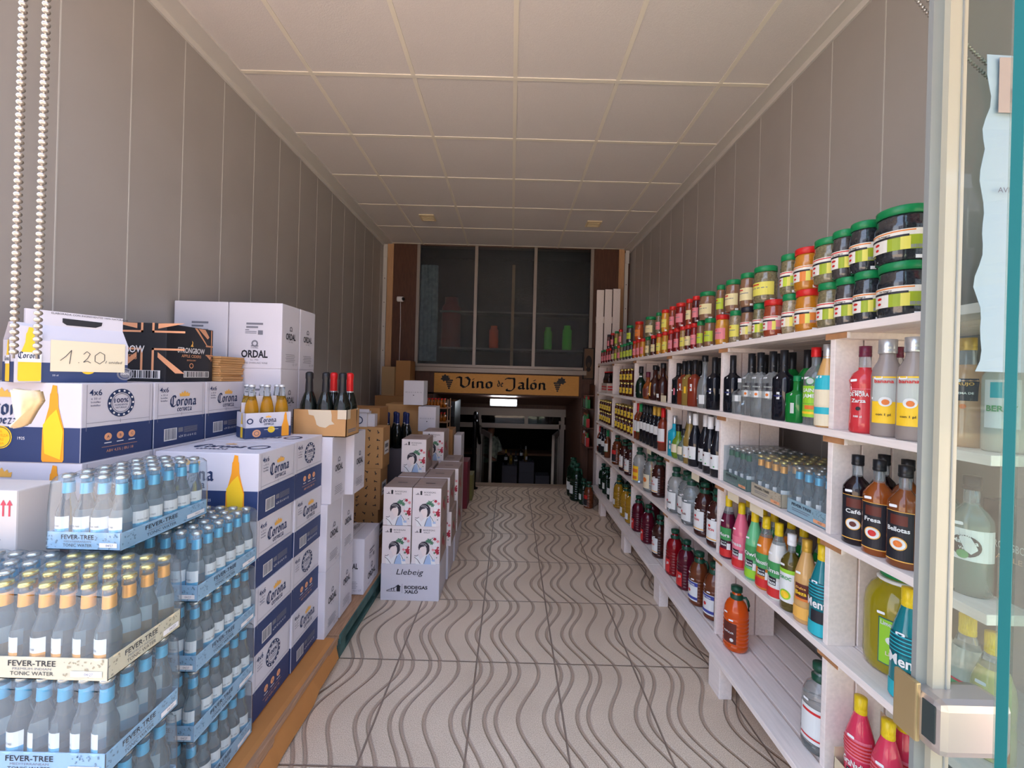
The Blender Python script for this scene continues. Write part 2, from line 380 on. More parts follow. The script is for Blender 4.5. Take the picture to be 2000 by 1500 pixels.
# shop front above and beside the opening
b = MB(); b.box(-4, -1.74, .7, YF, -.1, 6, plaster); b.box(XR, 4, .7, YF, -.1, 6, plaster); b.box(-4, 4, .7, YF, 3.3, 6, plaster); struct(b.build('wall_front'))
ventm = mat('vent_cream', (226, 206, 168), rough=.5)
for i, (x, y) in enumerate(((-.97, 4.43), (.876, 4.48))):
    t = Proto('ceiling_vent'); c = MB()
    c.box(-.08, .08, -.08, -.062, -.012, 0, ventm); c.box(-.08, .08, .062, .08, -.012, 0, ventm); c.box(-.08, -.062, -.062, .062, -.012, 0, ventm); c.box(.062, .08, -.062, .062, -.012, 0, ventm)
    c.build('frame', t.root); c = MB()
    for k in range(5): c.box(-.062, .062, -.056 + k * .025, -.042 + k * .025, -.008, -.001, ventm)
    c.build('grille', t.root); t.seal()
    t.place((x, y, ZC - .004), 0, 'small square cream ceiling vent near the back, %s of the two' % ('left' if i == 0 else 'right'), 'ceiling vent', 'square ceiling vents')

# end wall with window band
b = MB()
b.box(XL, XR, YE, YE + .1, 3.2, 3.4, brown); b.box(XL, -1.275, YE, YE + .1, 1.24, 3.2, brown); b.box(1.06, XR, YE, YE + .1, 1.24, 3.2, brown)
b.box(-1.275, 1.06, YE, YE + .1, 1.22, 1.6, brown)
b.box(XL, -1.03, YE, YE + .1, 0, 1.24, brown); b.box(.95, XR, YE, YE + .1, 0, 1.24, brown)
struct(b.build('wall_back'))
b = MB()
for x in (-1.275, -.505, .285, 1.04): b.box(x - .016, x + .024, YE - .03, YE + .03, 1.6, ZC - .01, alu)
b.box(-1.291, 1.064, YE - .028, YE + .03, 1.585, 1.62, alu); b.box(-1.36, 1.0, YE - .045, YE, 1.52, 1.578, alu)
win = struct(b.build('window_1'))
dglass = bpy.data.materials.new('ribbed_dark_glass'); dglass.use_nodes = True
N = dglass.node_tree.nodes; L = dglass.node_tree.links; N.clear()
out = N.new('ShaderNodeOutputMaterial'); tr = N.new('ShaderNodeBsdfRefraction'); tr.inputs['Roughness'].default_value = .24; tr.inputs['IOR'].default_value = 1.05; tr.inputs[0].default_value = (.68, .72, .73, 1)
gl = N.new('ShaderNodeBsdfGlossy'); gl.inputs['Roughness'].default_value = .16; mx = N.new('ShaderNodeMixShader'); mx.inputs[0].default_value = .025
vo = N.new('ShaderNodeTexVoronoi'); vo.inputs['Scale'].default_value = 60; tcn = N.new('ShaderNodeTexCoord'); L.new(tcn.outputs['Object'], vo.inputs[0])
bp = N.new('ShaderNodeBump'); bp.inputs['Strength'].default_value = .5; bp.inputs['Distance'].default_value = .01; L.new(vo.outputs[0], bp.inputs['Height'])
L.new(bp.outputs[0], gl.inputs['Normal']); L.new(bp.outputs[0], tr.inputs['Normal'])
L.new(tr.outputs[0], mx.inputs[1]); L.new(gl.outputs[0], mx.inputs[2]); L.new(mx.outputs[0], out.inputs[0])
for x0, x1 in ((-1.25, -.522), (-.48, .268), (.31, 1.023)):
    b = MB(); b.box(x0, x1, YE - .004, YE + .004, 1.62, 3.2, dglass); b.build('pane', win)
# storeroom behind the band
dark = mat('dark_store_wall', (30, 28, 26), rough=.9)
b = MB(); b.box(-1.7, 1.5, YE + .9, YE + .95, 1.3, 3.4, dark); b.box(-1.75, -1.7, YE + .1, YE + .95, 1.3, 3.4, dark); b.box(1.5, 1.55, YE + .1, YE + .95, 1.3, 3.4, dark)
b.box(-1.75, 1.55, YE + .1, YE + .95, 1.24, 1.3, dark); b.box(-1.75, 1.55, YE + .1, YE + .95, 3.3, 3.4, dark); struct(b.build('wall_storeroom'))
for nm, col, x, w_, h_, lab in (('storage_tub', (130, 30, 24), -.86, .28, .7, 'dim red tub behind the left frosted window pane'), ('storage_tub', (255, 96, 50), -.25, .13, .3, 'orange container behind the middle frosted window pane'),
                           ('storage_tub', (90, 200, 50), .49, .11, .3, 'green bottle shape behind the right frosted pane, left of two'), ('storage_tub', (90, 230, 50), .75, .13, .33, 'green bottle shape behind the right frosted pane, right of two')):
    b = MB(); mm = mat('tub_%d_%d' % (col[0], col[1]), col, rough=.5)
    b.lathe([(w_ / 2 * .9, 0), (w_ / 2, .02), (w_ / 2 * .96, h_ * .8), (w_ / 2 * .7, h_ * .88), (w_ / 2 * .68, h_)], mm, 16)
    o = b.build(nm, loc=(x, YE + (.27 if w_ > .2 else .11), 1.86)); tag(o, lab, 'container')
b = MB(); b.box(-1.0, 1.48, YE + .11, YE + .46, 1.835, 1.86, mat('store_shelf', (120, 112, 104), rough=.8)); b.box(-1.0, 1.48, YE + .12, YE + .38, 2.34, 2.36, mat('store_shelf', (120, 112, 104))); b.box(-.02, .02, YE + .1, YE + .14, 1.62, 3.0, pine); struct(b.build('trim_7'))
b = MB(); wm = mat('grey_cloth', (140, 156, 162), rough=.9, noise=.2, nscale=20)
for k in range(8): b.lathe([(.03, 0), (.035, .7), (.025, 1.3)], wm, 8, -1.235 + k * .026, YE + .08 + (k % 2) * .015, 1.66, cap=False)
tag(b.build('curtain'), 'pale grey curtain hanging behind the left frosted window pane', 'curtain')

# sign board
signm = mat('ochre_board', (206, 146, 66), rough=.55, noise=.08, nscale=12, streak=(2, 2, 14)); ink = mat('black_ink', (24, 20, 20), rough=.5)
t = empty('sign_board', (0, YE - .03, 1.24))
b = MB(); b.rbox(-1.02, .905, -.012, .012, 0, .262, signm, .003); b.build('board', t)
b = MB(); fa = ((0, -.0125, 0), (1, 0, 0), (0, 0, 1)); F0 = plane_fr(*fa)
b.flat(pen('Vino', -.45, .075, .085, .25, width=.47), ink, F0); b.flat(pen('de', -.135, .10, .05, .25), ink, F0); b.flat(pen('Jalón', .215, .075, .085, .25, width=.54), ink, F0)
b.build('lettering', t)
for i, (x, s_) in enumerate(((-.84, -1), (.64, 1))):
    b = MB(); leaf = [(-.07, .02), (-.05, .035), (-.045, .065), (-.02, .06), (0, .085), (.02, .06), (.045, .06), (.04, .035), (.06, .015), (.03, 0), (.02, -.02), (0, -.005), (-.03, -.02), (-.04, .0)]
    b.flat(xf([poly(leaf)], -s_ * -1.0, 1, x - s_ * -.035 if s_ > 0 else x - .035, .165), ink, F0)
    R = random.Random(3)
    for r_ in range(5):
        for c_ in range(5 - r_): b.flat([disc(x + .02 * (1 if s_ < 0 else -1) + (c_ - (4 - r_) / 2) * .021 * .95, .165 - r_ * .026, .0125, 10)], ink, lift(fa, 2))
    b.flat([poly([(x + .02, .18), (x + .026, .18), (x + .03, .225), (x + .024, .225)])], ink, F0)
    b.build('grape_motif', t)
tag(t, 'ochre wooden sign board with black gothic lettering and grapes over the back doorway', 'sign')

# stairwell below the lintel
stone = mat('stair_stone', (150, 128, 108), rough=.5, noise=.08, nscale=60)
b = MB()
for k in range(6): b.box(-1.05, .97, 5.46 + k * .2, 5.66 + k * .2, -1.3, -.2 * (k + 1), stone)
b.box(-1.9, 1.9, 5.46, 10, -1.4, -1.2, stone); b.box(-1.03, .95, 5.36, 5.47, -.02, .022, stone); struct(b.build('floor_lower'))
b = MB(); b.box(-1.15, -1.05, YE + .1, 7.0, -1.4, 1.4, brown); b.box(.95, 1.05, YE + .1, 7.0, -1.4, 1.4, brown)
M_ = Matrix.Translation((0, 6.1, 1.13)) @ Matrix.Rotation(-.17, 4, 'X'); b.box(-1.1, 1.0, -.72, .75, 0, .05, brown, M_)
struct(b.build('wall_stairwell'))
# glazed front of the lower room
gm_ = clear_mat('door_glass', (190, 196, 196), .0, .02, .03)
YD = 6.85
b = MB(); z1 = 1.46 - (797 - 738) / 782 * YD
for x0, x1, za, zb in ((-1.1, .95, z1 - .13, z1), (-1.1, .95, z1 - .34, z1 - .26)): b.box(x0, x1, YD - .03, YD + .03, za, zb, alu)
for x in (-1.08, -.52, .28, .9): b.box(x - .03, x + .03, YD - .032, YD + .03, -1.2 if x in (-1.08, .9) else z1 - .3, z1, alu)
b.box(-.55, -.48, YD - .03, YD + .03, -1.2, z1 - .2, alu); b.box(.84, .93, YD - .03, YD + .03, -1.2, z1 - .2, alu)
d1 = struct(b.build('window_2'))
for x0, x1 in ((-1.05, -.55), (-.49, .25), (.31, .87)):
    b = MB(); b.box(x0, x1, YD - .003, YD + .003, z1 - .26, z1 - .13, gm_); b.build('pane', d1)
for i, (x, a) in enumerate(((-.47, 1.25), (.83, PI - 1.32))):
    b = MB()
    for x0, x1, za, zb in ((0, .05, 0, 1.8), (.6, .65, 0, 1.8), (0, .65, 0, .1), (0, .65, 1.72, 1.8), (0, .65, .8, .86)): b.box(x0, x1, -.02, .02, za, zb, alu)
    o = struct(b.build('door_%d' % (i + 1))); o.location = (x, YD - .05, -1.2); o.rotation_euler = (0, 0, -a); 
    o.scale = (.9, 1, (z1 - .36 + 1.2) / 1.8)
    g = MB(); g.box(.05, .6, -.003, .003, .1, 1.72, gm_); g.build('pane', o)
# the lower room's shell
b = MB(); b.box(-1.9, -1.85, YD + .03, 10, -1.2, 1.2, dark); b.box(1.85, 1.9, YD + .03, 10, -1.2, 1.2, dark); b.box(-1.9, 1.9, 9.9, 10, -1.2, 1.2, dark); b.box(-1.9, 1.9, YD, 10, 1.15, 1.2, dark)
b.box(-1.9, -1.1, YD - .03, YD + .03, -1.2, 1.2, dark); b.box(.95, 1.9, YD - .03, YD + .03, -1.2, 1.2, dark); b.box(-1.1, .95, YD - .03, YD + .03, z1, 1.2, brown)
struct(b.build('wall_lower'))
# lamp over the stairs
t = empty('batten_light', (-.10, 5.86, 1.05)); b = MB(); b.rbox(-.2, .2, 0, .05, -.01, .1, mat('lamp_white', (220, 220, 216), rough=.4), .006); b.build('housing', t)
b = MB(); b.rbox(-.18, .18, -.012, .001, .012, .078, mat('lamp_diffuser', (235, 244, 255), rough=.4, emit=26), .004); b.build('diffuser', t)
tag(t, 'lit white tube light over the back doorway stairs', 'light')

# ================================================================ LEFT SIDE
boxw = mat('white_carton', (208, 204, 212), rough=.65, noise=.02, nscale=6); navy = mat('navy_print', (46, 62, 104), rough=.5); navy_t = mat('navy_text', (40, 56, 92), rough=.5)
gold = mat('gold_print', (236, 178, 84), rough=.5); amber = mat('orange_print', (240, 156, 40), rough=.5); yel = mat('yellow_print', (246, 200, 44), rough=.5); blackp = mat('black_print', (32, 32, 40), rough=.5)
whitep = mat('white_print', (232, 230, 230), rough=.5); grayp = mat('grey_print', (120, 120, 130), rough=.6); peach = mat('peach_print', (232, 164, 120), rough=.5); crease = mat('carton_crease', (150, 148, 158), rough=.7)
kraft = mat('kraft_carton', (188, 142, 92), rough=.75, noise=.05, nscale=10); kraft_in = mat('kraft_inside', (170, 124, 78), rough=.8)
tape = mat('beige_tape', (206, 190, 164), rough=.45)

def bottle_shape(h):   # silhouette with an orange/yellow look, height h, origin bottom centre
    k = h
    return poly([(-.13 * k, 0), (.13 * k, 0), (.145 * k, .03 * k), (.14 * k, .42 * k), (.10 * k, .56 * k), (.06 * k, .72 * k), (.052 * k, .88 * k), (.04 * k, .9 * k), (.035 * k, .99 * k), (-.02 * k, 1.0 * k), (-.04 * k, .9 * k), (-.052 * k, .88 * k), (-.06 * k, .72 * k), (-.10 * k, .56 * k), (-.14 * k, .42 * k), (-.145 * k, .03 * k)])
def crown(a, b, s_):
    return xf([poly([(-1, 0), (1, 0), (1.1, .55), (.75, .45), (.6, .8), (.3, .55), (0, 1.0), (-.3, .55), (-.6, .8), (-.75, .45), (-1.1, .55)])], s_, s_, a, b)
def badge(b_, fa, a, z, r):
    b_.flat([ring(a, z, r * .74, r, 28)], navy_t, lift(fa, 2)); b_.flat([ring(a, z, r * .64, r * .67, 28)], navy_t, lift(fa, 2))
    b_.flat(text('100%', a, z + r * .02, r * .3, r * 1.05, bold=.02), navy_t, lift(fa, 2)); b_.flat(text('INGREDIENTES', a, z - r * .2, r * .12, r * .95), navy_t, lift(fa, 2)); b_.flat(text('NATURALES', a, z - r * .4, r * .13, r * .8), navy_t, lift(fa, 2))
    for k in range(14):
        q = 2 * PI * k / 14; b_.flat(xf([rect(-.06, .06, -.07, .07)], r, r, a + r * .87 * math.cos(q), z + r * .87 * math.sin(q), q), whitep, lift(fa, 3))

BW, BD, BH = .385, .25, .2525       # beer case: wide, deep, high
NV = .112                            # height of the navy part
def beer_case(variant):
    P = Proto('beer_case'); b = MB(); z = BH
    b.rbox(-BW / 2, BW / 2, -BD / 2, BD / 2, 0, z, boxw, .003)
    for fa, ww in ((((-BW / 2, -BD / 2, 0), (1, 0, 0), (0, 0, 1)), BW), (((BW / 2, -BD / 2, 0), (0, 1, 0), (0, 0, 1)), BD), (((-BW / 2, BD / 2, 0), (0, -1, 0), (0, 0, 1)), BD), (((BW / 2, BD / 2, 0), (-1, 0, 0), (0, 0, 1)), BW)):
        b.flat([rect(.001, ww - .001, .002, NV)], navy, plane_fr(*fa))
    fa = ((-BW / 2, -BD / 2, 0), (1, 0, 0), (0, 0, 1)); F = lift(fa, 2)
    b.flat(crown(.135, .205, .03), gold, F); b.flat(pen('Corona', .135, .150, .031, .27, width=.175), navy_t, F); b.flat(pen('cerveza', .135, .121, .017, .25, width=.11), navy_t, F)
    b.flat([disc(.135, .078, .036)], yel, F); b.flat([ring(.135, .078, .031, .033)], navy_t, lift(fa, 3))
    for i, tx in enumerate(('LA', 'CERVEZA', 'MAS', 'FINA')): b.flat(text(tx, .135, .092 - i * .0125, .0085), amber, lift(fa, 3))
    b.flat(text('DESDE', .07, .072, .009), whitep, F); b.flat(text('1925', .2, .072, .009), whitep, F)
    b.flat([bottle_shape(.242)], amber, ((lambda G: (lambda p, q: G(p + .30, q + .004)))(F)))
    b.flat([poly([(.268, .12), (.275, .03), (.325, .012), (.332, .1), (.31, .17), (.29, .15)])], yel, lift(fa, 3))
    b.flat(text('4x6', .03, .215, .018, bold=.01), navy_t, F)
    for k in range(2): b.flat(text('33 cl', .03, .2 - k * .012, .007), navy_t, F)
    fa = ((BW / 2, -BD / 2, 0), (0, 1, 0), (0, 0, 1)); F = lift(fa, 2)
    b.flat([rect(.014, .0155, .10, .248), rect(.236, .2375, .10, .248), rect(.014, .2375, .124, .1255), rect(.125, .127, .118, .13)], crease, F)
    b.flat(text('4x6', .042, .214, .019, bold=.01), navy_t, F)
    for k in range(3): b.flat(text('x 33 cl' if k == 0 else 'botellas', .042, .2 - k * .011, .0065, .03), navy_t, F)
    if variant == 'name':
        b.flat(crown(.14, .195, .024), gold, F); b.flat(pen('Corona', .138, .158, .025, .27, width=.132), navy_t, F); b.flat(pen('cerveza', .142, .136, .013, .25, width=.075), navy_t, F)
        b.flat([rect(.045, .105, .022, .07)], whitep, F); b.flat(barcode(.048, .102, .026, .068), grayp, lift(fa, 3))
        b.flat([rect(.112, .135, .05, .068)], grayp, F)
        for k in range(5): b.flat([rect(.14, .21, .046 + k * .005, .0485 + k * .005)], grayp, F)
        b.flat(text('x24 33 cl 6 4 12', .16, .028, .009, .09), whitep, F)
    else:
        badge(b, fa, .128, .185, .048)
        for k in range(3):
            b.flat([disc(.085 + k * .042, .074, .0125)], peach, F); b.flat([rect(.073 + k * .042, .097 + k * .042, .052, .055)], whitep, F); b.flat(text('ABC'[k], .085 + k * .042, .07, .009), navy, lift(fa, 3))
        b.flat([rect(.065, .19, .04, .0412)], peach, F); b.flat(text('ABV 4,5% | IBU 18', .128, .022, .009, .095), peach, F)
    fa = ((-BW / 2, -BD / 2, BH), (1, 0, 0), (0, 1, 0)); F = lift(fa, 2)
    b.flat(pen('Corona', .16, .1, .036, .27, width=.2), navy_t, F); b.flat(pen('cerveza', .16, .06, .02, .25, width=.12), navy_t, F); b.flat(crown(.16, .17, .022), gold, F); b.flat([ring(.31, .12, .03, .04)], navy_t, F)
    b.flat([rect(0, BW, BD / 2 - .0008, BD / 2 + .0008)], crease, F)
    b.build('carton', P.root); return P.seal()
bc = {'name': beer_case('name'), 'badge': beer_case('badge')}
Z0 = .143
DX = {0: 'front', 1: 'second', 2: 'third'}
def lev(n, tot): return {0: 'topmost', 1: 'second from the top', 2: 'third from the top', 3: 'fourth from the top', 4: 'bottom one'}[tot - 1 - n]
# tower beside the wall: three deep, five high ; the side prints seen from the aisle
for d, y0 in enumerate((1.258, 1.515, 1.772)):
    for l in range(5):
        v = 'badge' if (d == 0) else 'name'
        bc[v].place((XL + .008 + BW / 2 + (.004 if l % 2 else 0), y0 + BD / 2 + .002 * (l % 2), Z0 + BH * l), 0,
            'white and navy beer case in the tall wall stack, %s column, %s' % (('nearest', 'middle', 'farthest')[d], lev(l, 5)), 'box', 'beer cases stacked against the wall')
pat = {(0, 3): 'name', (1, 3): 'badge', (0, 2): 'name', (1, 2): 'name', (0, 1): 'name', (1, 1): 'badge', (0, 0): 'badge', (1, 0): 'name'}
for d, y0 in enumerate((1.465, 1.722)):
    for l in range(4):
        bc[pat[(d, l)]].place((-.93 - BW / 2 + .004 * ((l + d) % 2), y0 + BD / 2 - .002 * (l % 2) + .022, Z0 + BH * l), 0,
            'white and navy beer case in the lower aisle stack, %s column, %s' % (('nearer', 'farther')[d], {3: 'topmost', 2: 'second from top', 1: 'third from top', 0: 'bottom one'}[l]), 'box', 'beer cases stacked beside the aisle')

# white cava cases
OW, OD, OH = .272, .165, .3345
P = Proto('wine_case'); b = MB(); b.rbox(-OW / 2, OW / 2, -OD / 2, OD / 2, 0, OH, boxw, .004)
def arch(a, z, s_): return [xf([ring(0, 0, .55, 1, 20)], s_, s_, a, z)[0], rect(a - s_ * 1.1, a - s_ * .5, z - s_ * .9, z - s_ * .6), rect(a + s_ * .5, a + s_ * 1.1, z - s_ * .9, z - s_ * .6)]
for fa, ww, big in ((((-OW / 2, -OD / 2, 0), (1, 0, 0), (0, 0, 1)), OW, True), (((OW / 2, -OD / 2, 0), (0, 1, 0), (0, 0, 1)), OD, False), (((-OW / 2, OD / 2, 0), (0, -1, 0), (0, 0, 1)), OD, False), (((OW / 2, OD / 2, 0), (-1, 0, 0), (0, 0, 1)), OW, True)):
    F = lift(fa, 1.5); c = ww / 2
    if big:
        b.flat(arch(c, .127, .017), grayp, F); b.flat(text('CASTELL', c, .102, .007), navy_t, F); b.flat(text('ORDAL', c, .056, .036, .135, bold=.03), blackp, F); b.flat(text('Est. 1982', c, .04, .008), grayp, F); b.flat(text('GOOD SPARKLING WINE', c, .024, .008, .135), grayp, F)
        b.flat([rect(c - .045, c + .04, .222, .232), rect(c - .045, c + .015, .205, .214), rect(c - .05, c - .03, .194, .198), rect(c - .05, c + .008, .186, .189), rect(c - .05, c + .008, .178, .181), rect(c + .015, c + .04, .172, .194)], grayp, F)
    else:
        b.flat(arch(c, .212, .013), grayp, F); b.flat(text('ORDAL', c, .155, .032, .092, bold=.03), blackp, F); b.flat(text('Est. 1982', c, .14, .007), grayp, F)
        for k in range(5): b.flat([rect(c - .045 + .005 * (k % 2), c + .045 - .006 * ((k + 1) % 2), .075 - k * .009, .0775 - k * .009)], grayp, F)
        b.flat(text('12 / 17', c + .045, .02, .012), grayp, F)
b.flat([rect(0, OW, OD / 2 - .001, OD / 2 + .001)], crease, lift(((-OW / 2, -OD / 2, OH), (1, 0, 0), (0, 1, 0)), 1.5))
b.flat(text('ORDAL', .2, .11, .03), grayp, lift(((-OW / 2, -OD / 2, OH), (1, 0, 0), (0, 1, 0)), 1.5))
b.build('carton', P.root); wc = P.seal()
zP = .135
zC = .135
for d, y0 in enumerate((2.035, 2.21)):
    for c in range(2):
        for l in range(5):
            wc.place((-1.17 - OW / 2 - c * .278, y0 + OD / 2, zC + OH * l), 0,
                'tall white wine case in the high stack, %s, %s column, %s' % (('nearer', 'farther')[d], ('aisle side', 'wall side')[c], lev(l, 5)), 'box', 'white wine cases in the high back stack')
for d, y0 in enumerate((1.985, 2.165)):
    for l in range(3):
        x = -.892 - OW / 2 + (.055 if (d == 1 and l == 2) else 0) + (.012 if (d == 0 and l == 2) else 0)
        wc.place((x, y0 + OD / 2 + (.01 if l == 2 and d == 0 else 0), .135 + OH * l), 0, 'white wine case beside the beer cases, %s column, %s' % (('nearer', 'farther')[d], ('bottom one', 'middle one', 'topmost')[l]), 'box', 'white wine cases beside the aisle')
wc.place((-.85 - OD / 2, 2.40 + OW / 2, .135), PI / 2, 'single white wine case low on the pallet end beside the pouch boxes', 'box', 'white wine cases beside the aisle')

# kraft case with five cava bottles
t = empty('bottle_case', (-.955, 2.095, .135 + OH * 3 + .0)); b = MB(); W2, D2, Hh = .135, .083, .135
for x0, x1, y0, y1 in ((-W2, W2, -D2, -D2 + .004), (-W2, W2, D2 - .004, D2), (-W2, -W2 + .004, -D2, D2), (W2 - .004, W2, -D2, D2)): b.box(x0, x1, y0, y1, 0, Hh, kraft)
b.box(-W2, W2, -D2, D2, 0, .004, kraft)
torn = [(-.06, .134), (-.055, .11), (-.03, .105), (-.02, .08), (-.015, .06), (.0, .05), (.03, .045), (.05, .06), (.075, .065), (.06, .08), (.06, .11), (.055, .134)]
b.flat([poly(torn)], tape, lift(((0, -D2, 0), (1, 0, 0), (0, 0, 1)), 1.5)); b.flat([rect(.02, .12, .03, .036), rect(.02, .12, .02, .026)], grayp, lift(((W2, -D2, 0), (0, 1, 0), (0, 0, 1)), 1.5))
b.build('carton', t); b = MB(); b.box(W2 - .045, W2 + .003, -D2 - .003, -D2, .09, .137, tape); b.box(W2, W2 + .003, -D2 - .003, -D2 + .04, .09, .137, tape); b.build('label_flap', t)
tag(t, 'kraft carton with torn tape holding five cava bottles, on the white cases', 'box')
gdark = mat('dark_green_glass', (16, 22, 18), rough=.07, coat=.5); blackcap = mat('black_foil', (26, 26, 30), rough=.4); redfoil = mat('red_foil', (206, 30, 32), rough=.35, metal=.2); silver = mat('silver_foil', (200, 200, 204), rough=.25, metal=.8); bluefoil = mat('blue_foil', (30, 42, 96), rough=.35, metal=.2)
def cava(name, foil, band):
    P = Proto(name); b = MB(); b.lathe([(.028, 0), (.042, .004), (.043, .12), (.041, .15), (.03, .19), (.019, .22), (.016, .30)], gdark, 18); bd = b.build('body', P.root)
    b = MB(); b.lathe([(.0195, .215), (.0185, .25), (.017, .28), (.019, .288), (.019, .312), (.012, .32), (.001, .321)], foil, 16, cap=False); c = b.build('foil_cap', P.root)
    if band is not None: b = MB(); b.lathe([(.0215, .203), (.0205, .222)], band, 16, cap=False); b.build('neck_band', P.root)
    return P.seal()
cb = cava('cava_bottle', blackcap, None); cr = cava('cava_bottle', redfoil, silver); cbl = cava('cava_bottle', bluefoil, silver)
ZB = .135 + OH * 3 + .005
for P, x, y, lab in ((cb, -1.036, 2.06, 'black foiled cava bottle alone at the left of the kraft carton'), (cb, -.949, 2.057, 'black foiled cava bottle in the middle of the kraft carton'), (cb, -.863, 2.057, 'black foiled cava bottle at the right of the kraft carton'),
                     (cr, -.948, 2.145, 'red foiled cava bottle behind the middle black one in the carton'), (cr, -.862, 2.145, 'red foiled cava bottle behind the right black one in the carton')):
    P.place((x, y, ZB), 0, lab, 'bottle', 'cava bottles in the kraft carton')

# six-pack carriers of beer
beerg = mat('beer_glass', (240, 196, 76), rough=.05, trans=.85, ior=1.3); clearg = mat('clear_glass', (225, 232, 232), rough=.05, trans=.95, ior=1.25); capw = mat('pale_cap', (216, 218, 222), rough=.3, metal=.5)
def carrier(kind):
    P = Proto('beer_carrier'); b = MB(); fw, fd = .19, .125
    if kind == 'low':
        zt = .115
        for x0, x1, y0, y1 in ((-fw / 2, fw / 2, -fd / 2, -fd / 2 + .002), (-fw / 2, fw / 2, fd / 2 - .002, fd / 2), (-fw / 2, -fw / 2 + .002, -fd / 2, fd / 2), (fw / 2 - .002, fw / 2, -fd / 2, fd / 2)): b.box(x0, x1, y0, y1, 0, zt, boxw)
        b.box(-fw / 2, fw / 2, -fd / 2, fd / 2, 0, .002, boxw); b.box(-fw / 2, fw / 2, -.001, .001, 0, .16, boxw); b.box(-.05, .05, -.0012, .0012, .16, .19, boxw)
        fa = ((-fw / 2, -fd / 2, 0), (1, 0, 0), (0, 0, 1)); F = lift(fa, 2); b.flat([rect(0, fw, 0, .048)], navy, plane_fr(*fa))
        b.flat(crown(.092, .092, .011), gold, F); b.flat(pen('Corona', .092, .071, .014, .27, width=.07), navy_t, F); b.flat(pen('cerveza', .095, .058, .008, .25, width=.04), navy_t, F); b.flat([disc(.105, .036, .015)], yel, F); b.flat([rect(.075, .135, .036, .038)], whitep, F); b.flat([ring(.045, .022, .01, .017), disc(.045, .022, .008)], peach, F)
        b.flat([bottle_shape(.112)], amber, (lambda G: (lambda p, q: G(p + .165, q + .002)))(F)); b.flat([ring(.018, .078, .008, .013)], navy_t, F)
        fa = ((-fw / 2, fd / 2, 0), (0, -1, 0), (0, 0, 1)); F = lift(fa, 2); b.flat([rect(0, fd, 0, .048)], navy, plane_fr(*fa)); b.flat([bottle_shape(.112)], yel, (lambda G: (lambda p, q: G(p + .08, q + .002)))(F)); b.flat([rect(.064, .096, .05, .064)], whitep, lift(fa, 3))
    else:
        fw, fd = .262, .10; h = .23
        b.box(-fw / 2, fw / 2, -fd / 2, fd / 2, 0, .13, boxw)
        for y in (-.006, .004):
            b.box(-fw / 2 + .03, fw / 2, y, y + .002, .13, h, boxw)
        pts = [(-fw / 2, -fd / 2, .13), (fw / 2, -fd / 2, .13), (fw / 2, -.004, .185), (-fw / 2, -.004, .185)]; b.add(pts, [(0, 1, 2, 3)], boxw); pts = [(-fw / 2, fd / 2, .13), (fw / 2, fd / 2, .13), (fw / 2, .006, .185), (-fw / 2, .006, .185)]; b.add(pts, [(3, 2, 1, 0)], boxw)
        fa = ((-fw / 2 + .05, -.006, 0), (1, 0, 0), (0, 0, 1)); F = lift(fa, 1.5); b.flat([poly([(.06, .196), (.07, .188), (.14, .188), (.155, .196), (.157, .208), (.06, .21)])], blackp, F); b.flat(text('ELABORADA CON INGREDIENTES 100% NATURALES', .13, .221, .006, .19), blackp, F)
        b.box(-fw / 2, -fw / 2 + .055, -fd / 2 - .001, -fd / 2 + .001, .0, .172, boxw); F = lift(((-fw / 2 - .018, -fd / 2 - .001, 0), (1, 0, 0), (0, 0, 1)), 4); b.flat([bottle_shape(.165)], yel, (lambda G: (lambda p, q: G(p + .048, q + .004)))(F)); b.flat([rect(.024, .072, .062, .092)], whitep, lift(((-fw / 2 - .018, -fd / 2 - .001, 0), (1, 0, 0), (0, 0, 1)), 5)); b.flat(pen('Corona', .047, .074, .011, .27, width=.044), navy_t, lift(((-fw / 2 - .018, -fd / 2 - .001, 0), (1, 0, 0), (0, 0, 1)), 6))
        fa = ((-fw / 2 + .05, -fd / 2, 0), (1, 0, 0), (0, 0, 1)); F = lift(fa, 2); b.flat([rect(-.05, fw - .05, 0, .062)], navy, plane_fr(*fa)); b.flat([ring(.205, .03, .017, .022), disc(.205, .03, .014)], grayp, F); b.flat(text('100%', .205, .027, .008), whitep, lift(fa, 3)); b.flat([disc(.11, .045, .018)], yel, F); b.flat(text('33 cl', .035, .02, .005), whitep, F)
        fa = ((-fw / 2, fd / 2, 0), (0, -1, 0), (0, 0, 1)); F = lift(fa, 2); b.flat([rect(0, fd, 0, .062)], navy, plane_fr(*fa)); b.flat([bottle_shape(.128)], yel, (lambda G: (lambda p, q: G(p + .05, q + .002)))(F)); b.flat([rect(.03, .07, .056, .082)], whitep, lift(fa, 3)); b.flat(pen('Corona', .05, .066, .008, .27, width=.036), navy_t, lift(fa, 4))
    b.build('carrier', P.root)
    return P
P = carrier('low')
bb = None
for r_ in range(2):
    for c_ in range(3):
        x, y = -.063 + c_ * .063, -.031 + r_ * .062
        if bb is None:
            b = MB(); b.lathe([(.024, .003), (.0275, .008), (.0275, .13), (.024, .155), (.016, .19)], beerg, 14, cap=True); bb = b.build('bottle', P.root, (x, y, 0))
            b = MB(); b.lathe([(.016, .19), (.0125, .215), (.0125, .234)], clearg, 14); n_ = b.build('neck', bb)
            b = MB(); b.lathe([(.014, .233), (.0155, .235), (.013, .243), (.001, .244)], capw, 14, cap=False); k_ = b.build('cap', bb)
        else:
            q = bb.copy(); COL.objects.link(q); q.parent = P.root; q.location = (x, y, 0)
            for s_ in (n_, k_): s2 = s_.copy(); COL.objects.link(s2); s2.parent = q
P.seal().place((-1.165, 1.90, Z0 + BH * 4 + .001), math.radians(49), 'six bottle beer carrier, white and navy, standing on the lower beer stack', 'beer pack')
